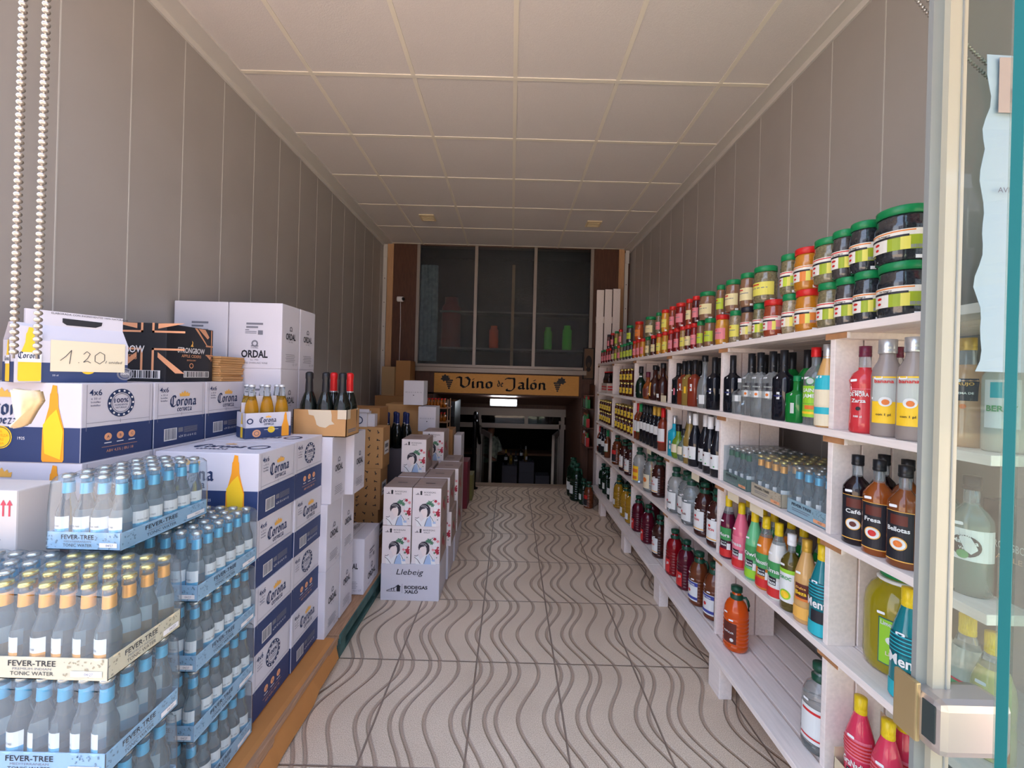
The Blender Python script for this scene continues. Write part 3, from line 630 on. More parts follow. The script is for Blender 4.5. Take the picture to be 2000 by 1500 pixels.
P = carrier('tall'); b = MB(); ivory = mat('ivory_card', (226, 214, 184), rough=.7)
b.box(-.058, .122, -.0535, -.0525, .035, .135, ivory)
F = lift(((-.062, -.0535, .035), (1, 0, 0), (0, 0, 1)), 2)
def stroke2(pts, w_):
    o = []
    for p, q in zip(pts, pts[1:]):
        p, q = Vector(p), Vector(q); t_ = (q - p).normalized(); k = Vector((-t_.y, t_.x)) * w_ / 2; o.append(([tuple(p - k), tuple(p + k), tuple(q + k), tuple(q - k)], [(0, 1, 2, 3)]))
    return o
pen_ink = mat('pencil', (70, 66, 70), rough=.6)
for st in ([(.025, .035), (.038, .05), (.05, .07), (.046, .025)], [(.066, .03), (.068, .03)], [(.078, .058), (.086, .068), (.094, .06), (.088, .045), (.078, .032), (.088, .036), (.096, .03)], [(.118, .068), (.106, .055), (.106, .036), (.118, .028), (.13, .04), (.13, .06), (.118, .068)]): b.flat(stroke2(st, .0018), pen_ink, F)
b.flat(text('1 unidad', .153, .03, .009, .042, shear=.25), pen_ink, F)
b.build('price_card', P.root)
P.seal().place((-1.478, 1.34, Z0 + BH * 5 + .001), math.radians(64), 'beer pack with handwritten 1.20 card, on the front of the wall stack', 'beer pack')

# black cider case
SW, SD, SH = .345, .25, .235
t = empty('cider_case', (-1.38 - SW / 2, 1.60 + SD / 2, Z0 + BH * 5 + .001)); b = MB(); bkc = mat('black_carton', (34, 36, 42), rough=.4); rose = mat('copper_print', (222, 158, 118), rough=.45, metal=.1)
b.rbox(-SW / 2, SW / 2, -SD / 2, SD / 2, 0, SH, bkc, .003)
def union(b, fa, cx, cz, w_, h_):
    F = lift(fa, 1.5)
    for s1 in (-1, 1):
        for s2 in (-1, 1):
            if cz + s2 * h_ * .2 > SH: continue
            pts = [(.12 * w_, .16 * h_), (.12 * w_, .3 * h_), (.42 * w_, .5 * h_), (.5 * w_, .5 * h_), (.2 * w_, .26 * h_), (.5 * w_, .26 * h_), (.5 * w_, .2 * h_)]
            pp = [(cx + s1 * a, min(SH, max(0, cz + s2 * c))) for a, c in [(.14 * w_, .18 * h_), (.5 * w_, .5 * h_), (.38 * w_, .5 * h_), (.14 * w_, .26 * h_)]]; b.flat([poly(pp)], rose, F)
            pp = [(cx + s1 * a, min(SH, max(0, cz + s2 * c))) for a, c in [(.06 * w_, .12 * h_), (.09 * w_, .12 * h_), (.09 * w_, .5 * h_), (.06 * w_, .5 * h_)]]; b.flat([poly(pp)], rose, F)
            pp = [(cx + s1 * a, cz + s2 * c) for a, c in [(.06 * w_, .12 * h_), (.5 * w_, .12 * h_), (.5 * w_, .15 * h_), (.06 * w_, .15 * h_)]]; b.flat([poly(pp)], rose, F)
fa = ((-SW / 2, -SD / 2, 0), (1, 0, 0), (0, 0, 1)); union(b, fa, .27, .165, .3, .26)
b.flat(text('STRONGBOW', .155, .115, .028, .21, bold=.01), whitep, lift(fa, 3)); b.flat(text('APPLE CIDERS', .155, .088, .018, .15), peach, lift(fa, 3)); b.flat([rect(.165, .325, .012, .045)], whitep, lift(fa, 3)); b.flat(barcode(.168, .322, .014, .043), blackp, lift(fa, 4))
fa = ((SW / 2, -SD / 2, 0), (0, 1, 0), (0, 0, 1)); b.flat([poly([(.14, .232), (.155, .232), (.22, .155), (.205, .165)]), poly([(.16, .232), (.2, .232), (.225, .2), (.215, .19)]), rect(.205, .248, .155, .162), rect(.205, .248, .115, .12), rect(.235, .24, .09, .232), poly([(.21, .115), (.24, .09), (.245, .1), (.225, .118)])], rose, lift(fa, 1.5))
b.flat(text('STRONGBOW', .125, .122, .022, .145, bold=.012), whitep, lift(fa, 3)); b.flat(text('APPLE CIDERS', .125, .103, .012, .105), peach, lift(fa, 3)); b.flat(text('BRITISH DRY', .125, .088, .006), peach, lift(fa, 3)); b.flat([ring(.125, .068, .008, .011)], peach, lift(fa, 3)); b.flat([poly([(.118, .15), (.128, .165), (.124, .176), (.132, .17), (.13, .158), (.134, .15)])], gold, lift(fa, 3))
b.flat([rect(.085, .225, .018, .045)], whitep, lift(fa, 3)); b.flat(barcode(.088, .222, .02, .043, 4), blackp, lift(fa, 4)); b.flat(text('500', .068, .035, .008), peach, lift(fa, 3))
b.build('carton', t); tag(t, 'black cider case with copper flag print on top of the wall stack', 'box')
# folded paper bags
P = Proto('paper_bag'); b = MB(); b.rbox(-.055, .055, -.08, .08, 0, .0105, kraft, .003); b.build('folded_bag', P.root); P.seal(); R = random.Random(5)
for k in range(11):
    P.place((-1.41 + R.uniform(-.006, .006), 1.95 - R.uniform(0, .008), Z0 + BH * 5 + .001 + .0107 * k), R.uniform(-.06, .06), 'folded brown paper bag in the small stack beside the black cider case', 'paper bag', 'folded paper bags')

# pallets and the cardboard sheet
wood = mat('pallet_wood', (168, 128, 98), rough=.8, noise=.2, nscale=14, streak=(10, 1, 10)); green = mat('worn_green_paint', (60, 92, 88), rough=.7, noise=.4, nscale=10, bump=.2)
def pallet(y0, y1, label, painted):
    t = empty('pallet', (0, 0, 0)); b = MB(); n = 5; w_ = (XL + .03, -.835)
    for k in range(n):
        a = w_[0] + (w_[1] - w_[0]) * k / n; b.rbox(a + .01, a + (w_[1] - w_[0]) / n - .008 + (.008 if k == n - 1 else 0), y0, y1, .112, .133, wood, .003)
    b.build('deck', t); m_ = green if painted else wood
    for k in range(3):
        yy = y0 + (y1 - y0 - .1) * k / 2; b = MB(); b.rbox(w_[0], w_[1] - .002, yy, yy + .1, .09, .112, m_, .003); b.build('cross_board', t)
        for x in (w_[0], (w_[0] + w_[1]) / 2 - .05, w_[1] - .105): b = MB(); b.rbox(x, x + .1, yy + .002, yy + .098, .02, .09, m_, .003); b.build('block', t)
    for x in (w_[0], (w_[0] + w_[1]) / 2 - .05, w_[1] - .105): b = MB(); b.rbox(x, x + .1, y0, y1, 0, .02, m_, .003); b.build('runner', t)
    if painted: b = MB(); b.rbox(w_[1] - .002, w_[1] + .008, y0, y1, .085, .133, green, .003); b.build('edge_board', t)
    tag(t, label, 'pallet', 'wooden pallets')
pallet(.84, 2.02, 'wooden pallet under the tonic packs and beer cases, mostly hidden by cardboard', False)
pallet(2.03, 3.25, 'worn green edged wooden pallet under the white wine cases', True)
card = mat('orange_cardboard', (190, 128, 70), rough=.75, noise=.08, nscale=6)
b = MB(); ys = [.80 + .05 * k for k in range(25)]; R = random.Random(2); vs = []
for y in ys:
    k = max(0, (1.9 - y)) * .02; zb = .004 + (.03 if y > 1.75 else 0) + R.uniform(0, .008)
    vs += [(-1.72, y, .136), (-.865 - k, y, .137), (-.845 - k, y, .134), (-.822 + (.004 if y < 1.5 else 0), y, zb), (-.825, y, zb), (-.849 - k, y, .131), (-.865 - k, y, .134), (-1.72, y, .133)]
fs = []
for i in range(len(ys) - 1):
    for j in range(8): fs.append((i * 8 + j, i * 8 + (j + 1) % 8, i * 8 + 8 + (j + 1) % 8, i * 8 + 8 + j))
fs += [tuple(range(7, -1, -1)), tuple((len(ys) - 1) * 8 + j for j in range(8))]
b.add(vs, fs, card); tag(b.build('cardboard_sheet'), 'brown cardboard sheet folded over the pallet edge beside the tiled aisle', 'cardboard')

# tonic packs : tray, 24 bottles, shrink film
def tonic_pack(name, tray_rgb, band, capm, lblm, letters, sub, seed, film_a=.20, tint=(236, 243, 245), dims=None):
    d = .0472; nx, ny = 4, 6; W_, D_ = nx * d + .004, ny * d + .004; trh = .046; H_ = .197
    P = Proto(name); tm = mat('tray_' + name + str(seed), tray_rgb, rough=.6); spk = mat('speckle_' + name + str(seed), tuple(int(v * .72) for v in tray_rgb), rough=.6)
    b = MB(); hx, hy = W_ / 2, D_ / 2
    b.box(-hx, hx, -hy, hy, 0, .002, tm)
    for x0, x1, y0, y1 in ((-hx, hx, -hy, -hy + .0015), (-hx, hx, hy - .0015, hy), (-hx, -hx + .0015, -hy, hy), (hx - .0015, hx, -hy, hy)): b.box(x0, x1, y0, y1, 0, trh, tm)
    R = random.Random(seed)
    for fa, ww, long_ in ((((-hx, -hy, 0), (1, 0, 0), (0, 0, 1)), W_, False), (((hx, -hy, 0), (0, 1, 0), (0, 0, 1)), D_, True), (((-hx, hy, 0), (0, -1, 0), (0, 0, 1)), D_, True), (((hx, hy, 0), (-1, 0, 0), (0, 0, 1)), W_, False)):
        F = lift(fa, 1.2); c = ww * .42
        if letters:
            b.flat(text(letters, c, .028, .0115, .105 if long_ else .085, bold=.01), blackp, F); b.flat(text(sub, c, .0195, .005, .085 if long_ else .07), grayp, F); b.flat(text('TONIC WATER', c, .0085, .008, .095 if long_ else .075), blackp, F)
        for k in range(46 if long_ else 34):
            a = ww * (R.uniform(.66, .97) if R.random() < .7 else R.uniform(.01, .14)); z = R.uniform(.004, .042); q = R.uniform(.0012, .003); b.flat([xf([rect(-1, 1, -.6, .6)], q, q, a, z, R.uniform(0, 3))[0]], spk, F)
        b.flat([rect(ww * .72, ww * .96, .008, .02)], whitep, lift(fa, 2)); b.flat(text('04/27', ww * .86, .011, .006), grayp, lift(fa, 3))
    b.build('tray', P.root)
    proto = None
    for iy in range(ny):
        for ix in range(nx):
            x, y = -hx + .002 + d * (ix + .5), -hy + .002 + d * (iy + .5); rz = R.uniform(-.5, .5) + (.75 if ix == nx - 1 and iy else 0)
            if proto is None:
                b = MB(); r = d / 2 - .0006; b.lathe([(r * .85, .003), (r, .008), (r, .088), (r * .94, .098), (r * .66, .118), (r * .5, .138), (r * .44, .18), (r * .5, .186)], TG, 14); proto = b.build('bottle', P.root, (x, y, 0)); proto.rotation_euler.z = rz
                b = MB(); b.lathe([(r * .56, .182), (r * .62, .184), (r * .55, .191), (.0005, .192)], capm, 14, cap=False); cp_ = b.build('cap', proto)
                b = MB(); b.lathe([(r * .51 + .0012, .142), (r * .46 + .0015, .170)], band, 14, cap=False)
                F = cyl_fr(r, eps=.0006); b.flat([patch(-r * 1.3, r * 1.3, .052, .084, 8)], lblm, F); b.flat([patch(-r * 1.3, r * 1.3, .03, .052, 8)], band, F); b.flat(text('FEVER-TREE', 0, .058, .004, .024), blackp, cyl_fr(r, eps=.001)) if letters else None
                lb_ = b.build('label', proto)
            else:
                q = proto.copy(); COL.objects.link(q); q.parent = P.root; q.location = (x, y, 0); q.rotation_euler.z = rz
                for s_ in (cp_, lb_): s2 = s_.copy(); COL.objects.link(s2); s2.parent = q
    # film: draped top with a dimple between the caps, bulging sides
    b = MB(); n1, n2 = 24, 36; vs = []
    for j in range(n2 + 1):
        for i in range(n1 + 1):
            x = -hx + W_ * i / n1; y = -hy + D_ * j / n2; fx = (x + hx) / d; fy = (y + hy) / d
            dip = .012 * (1 - abs(math.sin(PI * fx)) * abs(math.sin(PI * fy))); e = min(i, n1 - i, j, n2 - j)
            vs.append((x * (.985 if e == 0 else 1), y * (.985 if e == 0 else 1), .1955 - dip - (.010 if e == 0 else 0)))
    b.add(vs, [(j * (n1 + 1) + i, j * (n1 + 1) + i + 1, (j + 1) * (n1 + 1) + i + 1, (j + 1) * (n1 + 1) + i) for j in range(n2) for i in range(n1)], film, True)
    loop = [(-hx + W_ * i / n1, -hy) for i in range(n1)] + [(hx, -hy + D_ * j / n2) for j in range(n2)] + [(hx - W_ * i / n1, hy) for i in range(n1)] + [(-hx, hy - D_ * j / n2) for j in range(n2)]
    vs = []; zs = [.003, .03, .06, .09, .12, .15, .174]
    for z in zs:
        for k, (x, y) in enumerate(loop):
            q = 1.008 - (.02 * abs(math.sin(PI * k / 6)) * (z > .05) + .03 * max(0, z - .1) / .08); vs.append((x * q, y * q, z + .002 * math.sin(k * 1.3)))
    m_ = len(loop); b.add(vs, [(r_ * m_ + k, r_ * m_ + (k + 1) % m_, (r_ + 1) * m_ + (k + 1) % m_, (r_ + 1) * m_ + k) for r_ in range(len(zs) - 1) for k in range(m_)], film, True)
    b.build('shrink_film', P.root); return P.seal()
TG = mat('tonic_glass', (212, 224, 228), rough=.05, trans=.9, ior=1.22)
film = clear_mat('shrink_film', (240, 246, 249), .085, .14, .05)
bandb = mat('blue_band', (84, 176, 214), rough=.3, metal=.25); bandg = mat('gold_band', (232, 168, 84), rough=.3, metal=.3); bandgr = mat('green_band', (48, 108, 78), rough=.35)
caps_ = mat('silver_cap', (206, 204, 196), rough=.22, metal=.85); capg = mat('gold_cap', (226, 204, 120), rough=.22, metal=.8); lbw = mat('label_paper', (224, 226, 224), rough=.6)
tb = tonic_pack('tonic_pack', (150, 188, 214), bandb, caps_, lbw, 'FEVER-TREE', 'MEDITERRANEAN', 3)
tg = tonic_pack('tonic_pack', (226, 210, 176), bandg, capg, lbw, 'FEVER-TREE', 'PREMIUM INDIAN', 4)
LP = .209 - .0
h_ = .1995
for l in range(4):
    sz = (1, 1, LP / h_)
    nm = ('bottom one', 'third from the top', 'second from the top', 'topmost')[l]
    tb.place((-.912 - .0965, 1.325, Z0 + LP * l), 0, 'shrink-wrapped pale blue tonic pack in the stack nearest the aisle, %s' % nm, 'bottle pack', 'shrink-wrapped tonic packs', sc=(1, .955, LP / h_))
    tb.place((-1.108 - .0965, 1.325, Z0 + LP * l), 0, 'shrink-wrapped pale blue tonic pack in the second stack from the aisle, %s' % nm, 'bottle pack', 'shrink-wrapped tonic packs', sc=(1, .955, LP / h_))
for l in range(4):
    nm = ('bottom one', 'third from the top', 'second from the top', 'topmost')[l]
    P_ = tg if l == 3 else tb
    P_.place((-.866 - .1455, .976, Z0 + LP * l), -PI / 2, ('shrink-wrapped cream tray of gold-capped tonic bottles, front corner pack on top' if l == 3 else 'shrink-wrapped pale blue tonic pack in the front corner stack, %s' % nm), 'bottle pack', 'shrink-wrapped tonic packs', sc=(1, 1, LP / h_))
    tb.place((-1.160 - .1455, .976, Z0 + LP * l), -PI / 2, 'silver-capped tonic pack at the left edge behind the gold-capped one, %s' % nm, 'bottle pack', 'shrink-wrapped tonic packs', sc=(1, 1, LP / h_))
tb.place((-1.004 - .0985, 1.192, Z0 + LP * 4 + .002), 0, 'single pale blue tonic pack on top of the others before the beer cases', 'bottle pack', 'shrink-wrapped tonic packs', sc=(1, 1.03, 1))
# white cartons with red arrows behind the packs at the left edge
redp = mat('red_print', (216, 76, 92), rough=.6)
P = Proto('shipping_carton'); b = MB(); b.rbox(-.14, .14, -.08, .03, 0, .325, mat('offwhite_carton', (212, 204, 198), rough=.7), .004); fa = ((-.14, -.08, 0), (1, 0, 0), (0, 0, 1)); F = lift(fa, 1.5)
for a in (.245, .262): b.flat([rect(a - .0022, a + .0022, .255, .29), poly([(a - .008, .285), (a + .008, .285), (a, .3)])], redp, F)
for k, w_ in enumerate((.2, .19, .15, .12, .1)): b.flat([rect(.06, .06 + w_ * .9, .19 - k * .014, .193 - k * .014)], grayp, F)
b.flat([disc(.235, .06, .03)], redp, F); b.flat([rect(.0, .215, .2, .3)], tape, F); b.build('carton', P.root); P.seal()
for l in range(3): P.place((-1.47, 1.165, Z0 + .325 * l), 0, 'white carton with red arrows at the left edge behind the packs, %s' % ('bottom one', 'middle one', 'topmost')[l], 'box', 'white cartons with red arrows')

# bag-in-box wine
XW, XD, XH = .185, .262, .247
P = Proto('boxed_wine'); b = MB(); pinkw = mat('blush_carton', (228, 218, 218), rough=.6, noise=.03, nscale=8); greytop = mat('taupe_flap', (166, 146, 138), rough=.7); b.rbox(-XW / 2, XW / 2, -XD / 2, XD / 2, 0, XH, greytop, .003)
fa = ((-XW / 2, -XD / 2, 0), (1, 0, 0), (0, 0, 1)); hair = mat('hair_print', (52, 48, 60), rough=.6); leafp = mat('leaf_print', (86, 132, 104), rough=.6); flow = mat('flower_print', (176, 44, 66), rough=.6); bluew = mat('dress_print', (168, 190, 222), rough=.6); skinp = mat('skin_print', (236, 220, 216), rough=.6); pinkf = mat('pink_petal', (222, 140, 146), rough=.6)
b.flat([rect(.001, XW - .001, .001, XH - .001)], pinkw, plane_fr(*fa)); F2, F3, F4, F5 = [lift(fa, k) for k in (2, 3, 4, 5)]
b.flat(text('BODEGAS', .112, .215, .0095, .075), blackp, F2); b.flat(text('XALÓ', .096, .2, .0095, .04), blackp, F2); b.flat([rect(.05, .062, .202, .222), poly([(.046, .222), (.056, .23), (.066, .222)]), rect(.02, .045, .204, .207), rect(.032, .036, .204, .216)], blackp, F2)
b.flat([poly([(.03, .0), (.16, .0), (.14, .05), (.115, .072), (.09, .06), (.06, .03), (.04, .06), (.025, .04)])], whitep, F2)
b.flat([poly([(.08, .0), (.13, .0), (.125, .04), (.115, .07), (.1, .05)]), poly([(.13, .025), (.15, .035), (.155, .02), (.14, .018)])], bluew, F3)
b.flat([poly([(.068, .072), (.075, .055), (.095, .06), (.1, .085), (.098, .11), (.06, .112), (.058, .09)])], skinp, F3)
b.flat([poly([(.050, .088), (.044, .108), (.048, .128), (.064, .144), (.088, .148), (.104, .138), (.09, .118), (.066, .112), (.056, .104)]), poly([(.104, .138), (.116, .12), (.118, .09), (.108, .068), (.094, .06), (.099, .085), (.098, .105), (.09, .118)])], hair, F4)
for st in ([(.06, .138), (.085, .134), (.1, .122)], [(.056, .13), (.08, .126), (.094, .116)]): b.flat(stroke2(st, .0018), whitep, F5)
for st in ([(.02, .045), (.04, .03), (.06, .002)], [(.02, .055), (.035, .052), (.045, .06)], [(.1, .055), (.09, .03), (.082, .002)], [(.115, .07), (.13, .05), (.14, .03)]): b.flat(stroke2(st, .003), hair, F4)
for (x, z, r, m_) in ((.115, .152, .02, leafp), (.13, .14, .016, leafp), (.1, .15, .012, leafp), (.15, .165, .013, flow), (.16, .13, .015, whitep), (.145, .125, .012, whitep), (.17, .15, .012, pinkf), (.165, .09, .019, flow), (.17, .075, .014, flow), (.14, .095, .01, pinkf), (.15, .075, .009, leafp), (.172, .11, .009, flow), (.135, .17, .005, leafp), (.165, .045, .005, leafp), (.15, .105, .012, whitep)):
    b.flat([xf([poly([(1, 0), (.5, .35), (.4, .9), (-.1, .5), (-.8, .7), (-.55, 0), (-.8, -.7), (-.1, -.55), (.4, -.9), (.55, -.3)])], r, r, x, z, x * 40)[0]], m_, F5)
fa = ((XW / 2, -XD / 2, 0), (0, 1, 0), (0, 0, 1)); b.flat([rect(.001, .012, .001, XH - .001), rect(.25, XD - .001, .001, XH - .001)], pinkw, plane_fr(*fa)); b.flat([disc(.1, .12, .03), disc(.15, .08, .02)], flow, lift(fa, 2)); b.flat([disc(.13, .14, .02)], leafp, lift(fa, 2))
fa = ((-XW / 2, -XD / 2, XH), (1, 0, 0), (0, 1, 0)); b.flat([rect(.06, .125, .11, .122)], blackp, lift(fa, 1.5)); b.flat([rect(0, XW, .2, .202), rect(0, XW, .045, .047)], pinkw, lift(fa, 1.5))
b.build('carton', P.root); xw = P.seal()
P = Proto('wine_case'); b = MB(); CW, CD, CH = .38, .27, .238; b.rbox(-CW / 2, CW / 2, -CD / 2, CD / 2, 0, CH, boxw, .004); fa = ((-CW / 2, -CD / 2, 0), (1, 0, 0), (0, 0, 1)); F = lift(fa, 2)
b.flat(text('Llebeig', .185, .17, .036, .17, shear=.22), blackp, F); b.flat(text('BODEGAS', .23, .078, .02, .15, bold=.035), blackp, F); b.flat(text('XALÓ', .2, .05, .02, .088, bold=.035), blackp, F)
b.flat([rect(.14, .1415, .05, .11), rect(.105, .128, .06, .09), poly([(.095, .09), (.115, .105), (.135, .09)]), rect(.085, .09, .065, .085), rect(.07, .074, .065, .082), poly([(.04, .063), (.1, .085), (.1, .09), (.04, .066)]), rect(.04, .1, .06, .063)], blackp, F)
b.build('carton', P.root); lc = P.seal()
xr = -.428
rows = [(2.59, 0, 2), (2.875, .012, 2), (3.16, .02, 2), (3.45, .005, 2)]
for i, (y, dx, n) in enumerate(rows):
    nm = ('front', 'second', 'third', 'last')[i]
    lc.place((xr - CW / 2 + dx, y + CD / 2, 0), 0, 'white wine case on the floor beneath the illustrated boxed wines, %s row' % nm, 'box', 'white cases under the boxed wines')
    for l in range(n):
        for c in range(2):
            xx = xr + dx - XW / 2 - .002 - (.19 if c == 0 else 0) + (.018 if (i == 1 and l == 0 and c == 1) else 0) + (.016 if (i == 2 and c == 1) else 0)
            xw.place((xx, y + XD / 2 + .006 * ((l + c) % 2), CH + XH * l), 0, 'boxed wine with printed woman and flowers, %s row, %s %s' % (nm, ('lower', 'upper')[l], ('left', 'right')[c]), 'boxed wine', 'illustrated boxed wines')
xw.place((-.715, 3.02 + .12, CH + XH * 2), 0, 'boxed wine with printed woman standing alone on the left of the pile', 'boxed wine', 'illustrated boxed wines')
xw.place((-.655, 3.45 + .13, CH + XH * 2), 0, 'boxed wine on top of the pile, behind the lone left one', 'boxed wine', 'illustrated boxed wines')
# kraft patterned cases
P = Proto('patterned_case'); b = MB(); KW, KD, KH = .27, .17, .309; b.rbox(-KW / 2, KW / 2, -KD / 2, KD / 2, 0, KH, kraft, .004); fa = ((-KW / 2, -KD / 2, 0), (1, 0, 0), (0, 0, 1)); R = random.Random(11)
def sprig(a, z, s_, q): return [xf(sh, 1, 1, a, z, q)[0] for sh in [stroke2([(-s_, -s_), (0, 0)], s_ * .5), stroke2([(0, 0), (s_, .4 * s_)], s_ * .5), stroke2([(0, 0), (.1 * s_, s_)], s_ * .5)]]
for k in range(5):
    for j in range(3): b.flat(sprig(.10 + j * .066, .035 + k * .06 + .01 * (j % 2), .011, R.uniform(.4, 6)), blackp, lift(fa, 2))
b.flat([ring(.095, .245, .005, .008, 8), ring(.095, .07, .005, .008, 8)], blackp, lift(fa, 2)); b.flat(barcode(.03, .12, .135, .152, 9), grayp, lift(fa, 2))
fa = ((KW / 2, -KD / 2, 0), (0, 1, 0), (0, 0, 1)); b.flat([rect(.03, .14, .1, .2)], whitep, lift(fa, 2)); b.flat([rect(.045, .12, .12, .13), rect(.045, .12, .15, .18)], grayp, lift(fa, 3))
b.build('carton', P.root); P.seal()
for l in range(3): P.place((-.945 - KW / 2 - .012 * (2 - l), 3.0 + KD / 2, .134 + KH * l), 0, 'kraft case with small black sprig pattern behind the white cases, %s' % ('bottom one', 'middle one', 'topmost')[l], 'box', 'kraft cases with black sprigs')
t = empty('gift_box', (-1.105, 3.06, .134 + KH * 3)); b = MB(); b.rbox(-.055, .03, -.045, .045, 0, .115, boxw, .002); b.flat([ring(-.03, .05, .022, .03)], navy_t, lift(((0, -.045, 0), (1, 0, 0), (0, 0, 1)), 2)); b.build('carton', t); b = MB(); b.box(-.055, .05, -.046, -.044, .115, .14, boxw, Matrix.Rotation(.1, 4, 'X')); b.box(.03, .08, -.02, .04, .0, .095, boxw); b.build('flap', t)
tag(t, 'small white opened box with a blue ring on the sprig patterned case', 'box')
def plain(name, x0, x1, y0, y1, z0, z1, m_, label, extra=None, group=None):
    t = empty(name, ((x0 + x1) / 2, (y0 + y1) / 2, z0)); b = MB(); b.rbox(-(x1 - x0) / 2, (x1 - x0) / 2, -(y1 - y0) / 2, (y1 - y0) / 2, 0, z1 - z0, m_, .004)
    if extra: extra(b, x1 - x0, y1 - y0, z1 - z0)
    b.build('carton', t); tag(t, label, 'box', group); return t
def seamtop(b, w_, d_, h_): b.flat([rect(0, w_, h_ * .86, h_ * .865), rect(w_ * .3, w_ * .7, h_ * .3, h_ * .33)], kraft_in, lift(((-w_ / 2, -d_ / 2, 0), (1, 0, 0), (0, 0, 1)), 1.5))
for l in range(3): plain('shipping_carton', -1.45, -1.065, 3.27, 3.5, .395 * l, .395 * (l + 1), kraft_in, 'plain brown carton behind the small white opened box, %s of its stack' % ('bottom', 'middle', 'top')[l], seamtop, 'plain brown cartons')
for l in range(3): plain('shipping_carton', -1.2, -.86, 3.86, 4.12, .393 * l, .393 * (l + 1), kraft, 'plain kraft carton behind the blue foiled bottles, %s of its stack' % ('bottom', 'middle', 'top')[l], seamtop, 'kraft cartons behind the blue bottles')
for l in range(2): plain('shipping_carton', -1.15, -.88, 3.55, 3.8, .4 * l, .4 * (l + 1), mat('grey_carton', (96, 92, 100), rough=.7), 'grey carton carrying the blue foiled bottles, %s' % ('lower', 'upper')[l], None, 'grey cartons under bottles')
i = 0
for r_ in range(2):
    for c_ in range(3 if r_ == 0 else 2):
        cbl.place((-1.10 + c_ * .088 + r_ * .044, 3.61 + r_ * .088, .8), 0, 'dark bottle with long blue foil neck, %s row, %s from the left' % (('front', 'back')[r_], ('first', 'second', 'third')[c_]), 'bottle', 'blue foiled bottles'); i += 1
def mus(b, w_, d_, h_):
    F = lift(((-w_ / 2, -d_ / 2, 0), (1, 0, 0), (0, 0, 1)), 2); b.flat(text('M U S I A R O', w_ / 2, h_ * .5, .01, w_ * .8), grayp, F); b.flat([disc(w_ / 2, h_ * .4, .005)], blackp, F)
plain('shipping_carton', -.855, -.69, 3.73, 3.93, .94, 1.17, boxw, 'small white carton with one printed line, lower of two behind the boxed wines', mus, 'small white lettered cartons')
plain('shipping_carton', -1.005, -.815, 3.76, 3.93, 1.18, 1.41, boxw, 'small white carton with one printed line, upper of two near the end wall', mus, 'small white lettered cartons')
for l in range(3): plain('shipping_carton', -.855, -.60, 3.74, 4.0, .313 * l, .313 * (l + 1), kraft, 'kraft carton column under the lower white lettered carton, %s' % ('bottom', 'middle', 'top')[l], seamtop, 'kraft carton column')
plain('shipping_carton', -.66, -.575, 4.05, 4.3, .0, .92, kraft_in, 'tall narrow brown carton between the boxed wines and the fridge side')
plain('shipping_carton', -.568, -.49, 4.1, 4.35, .0, .86, boxw, 'tall narrow white carton beside the narrow brown carton')
# dark cabinet with lock
t = empty('display_fridge', (-.86, 5.06, 0)); b = MB(); dk = mat('dark_steel', (34, 38, 42), rough=.35, metal=.3); b.rbox(-.2, .2, -.26, .26, 0, 1.16, dk, .006); b.build('body', t); b = MB(); M8 = Matrix.Translation((.15, -.262, 1.1)) @ Matrix.Rotation(PI / 2, 4, 'X')
b.lathe([(.012, 0), (.012, .004)], silver, 12); b.v = [tuple(M8 @ Vector(v)) for v in b.v]; b.build('lock', t); b = MB(); b.rbox(-.2, .2, -.27, -.262, .02, .98, mat('dark_door', (22, 24, 28), rough=.25), .003); b.build('door', t)
tag(t, 'dark metal cabinet with a round lock at the left of the back doorway', 'cabinet')
crim = mat('crimson_carton', (120, 36, 52), rough=.6)
plain('shipping_carton', -.66, -.45, 4.42, 4.68, 0, .52, crim, 'crimson topped carton on the floor beyond the boxed wines')
plain('shipping_carton', -.58, -.42, 4.72, 4.95, 0, .3, mat('olive_carton', (120, 112, 60), rough=.6), 'low olive carton behind the crimson carton')
plain('shipping_carton', -.56, -.49, 5.08, 5.2, 0, .22, boxw, 'small white carton by the black stair post')
# bottle rack with small bottles near the cabinet
t = empty('bottle_rack', (-.86, 4.62, .0)); b = MB()
for z in (.93, 1.09): b.box(-.12, .16, -.1, .1, z, z + .012, wood)
for x in (-.118, .15): b.box(x, x + .01, -.1, -.09, 0, 1.2, wood); b.box(x, x + .01, .09, .1, 0, 1.2, wood)
b.build('frame', t); tag(t, 'small wooden rack of little bottles beside the dark cabinet', 'rack')
mini = Proto('miniature_bottle'); b = MB(); mg = mat('amber_mini', (168, 96, 30), rough=.15); b.lathe([(.014, 0), (.015, .05), (.007, .07), (.007, .09)], mg, 10); bo = b.build('body', mini.root); b = MB(); b.lathe([(.008, .086), (.008, .102)], redfoil, 10); b.build('cap', mini.root); mini.seal()
for z in (.942, 1.102):
    for r_ in range(2):
        for c_ in range(7): mini.place((-.965 + c_ * .036, 4.56 + r_ * .06, z), 0, 'tiny amber bottle in the rows on the small rack by the cabinet', 'bottle', 'miniature bottles on the rack')
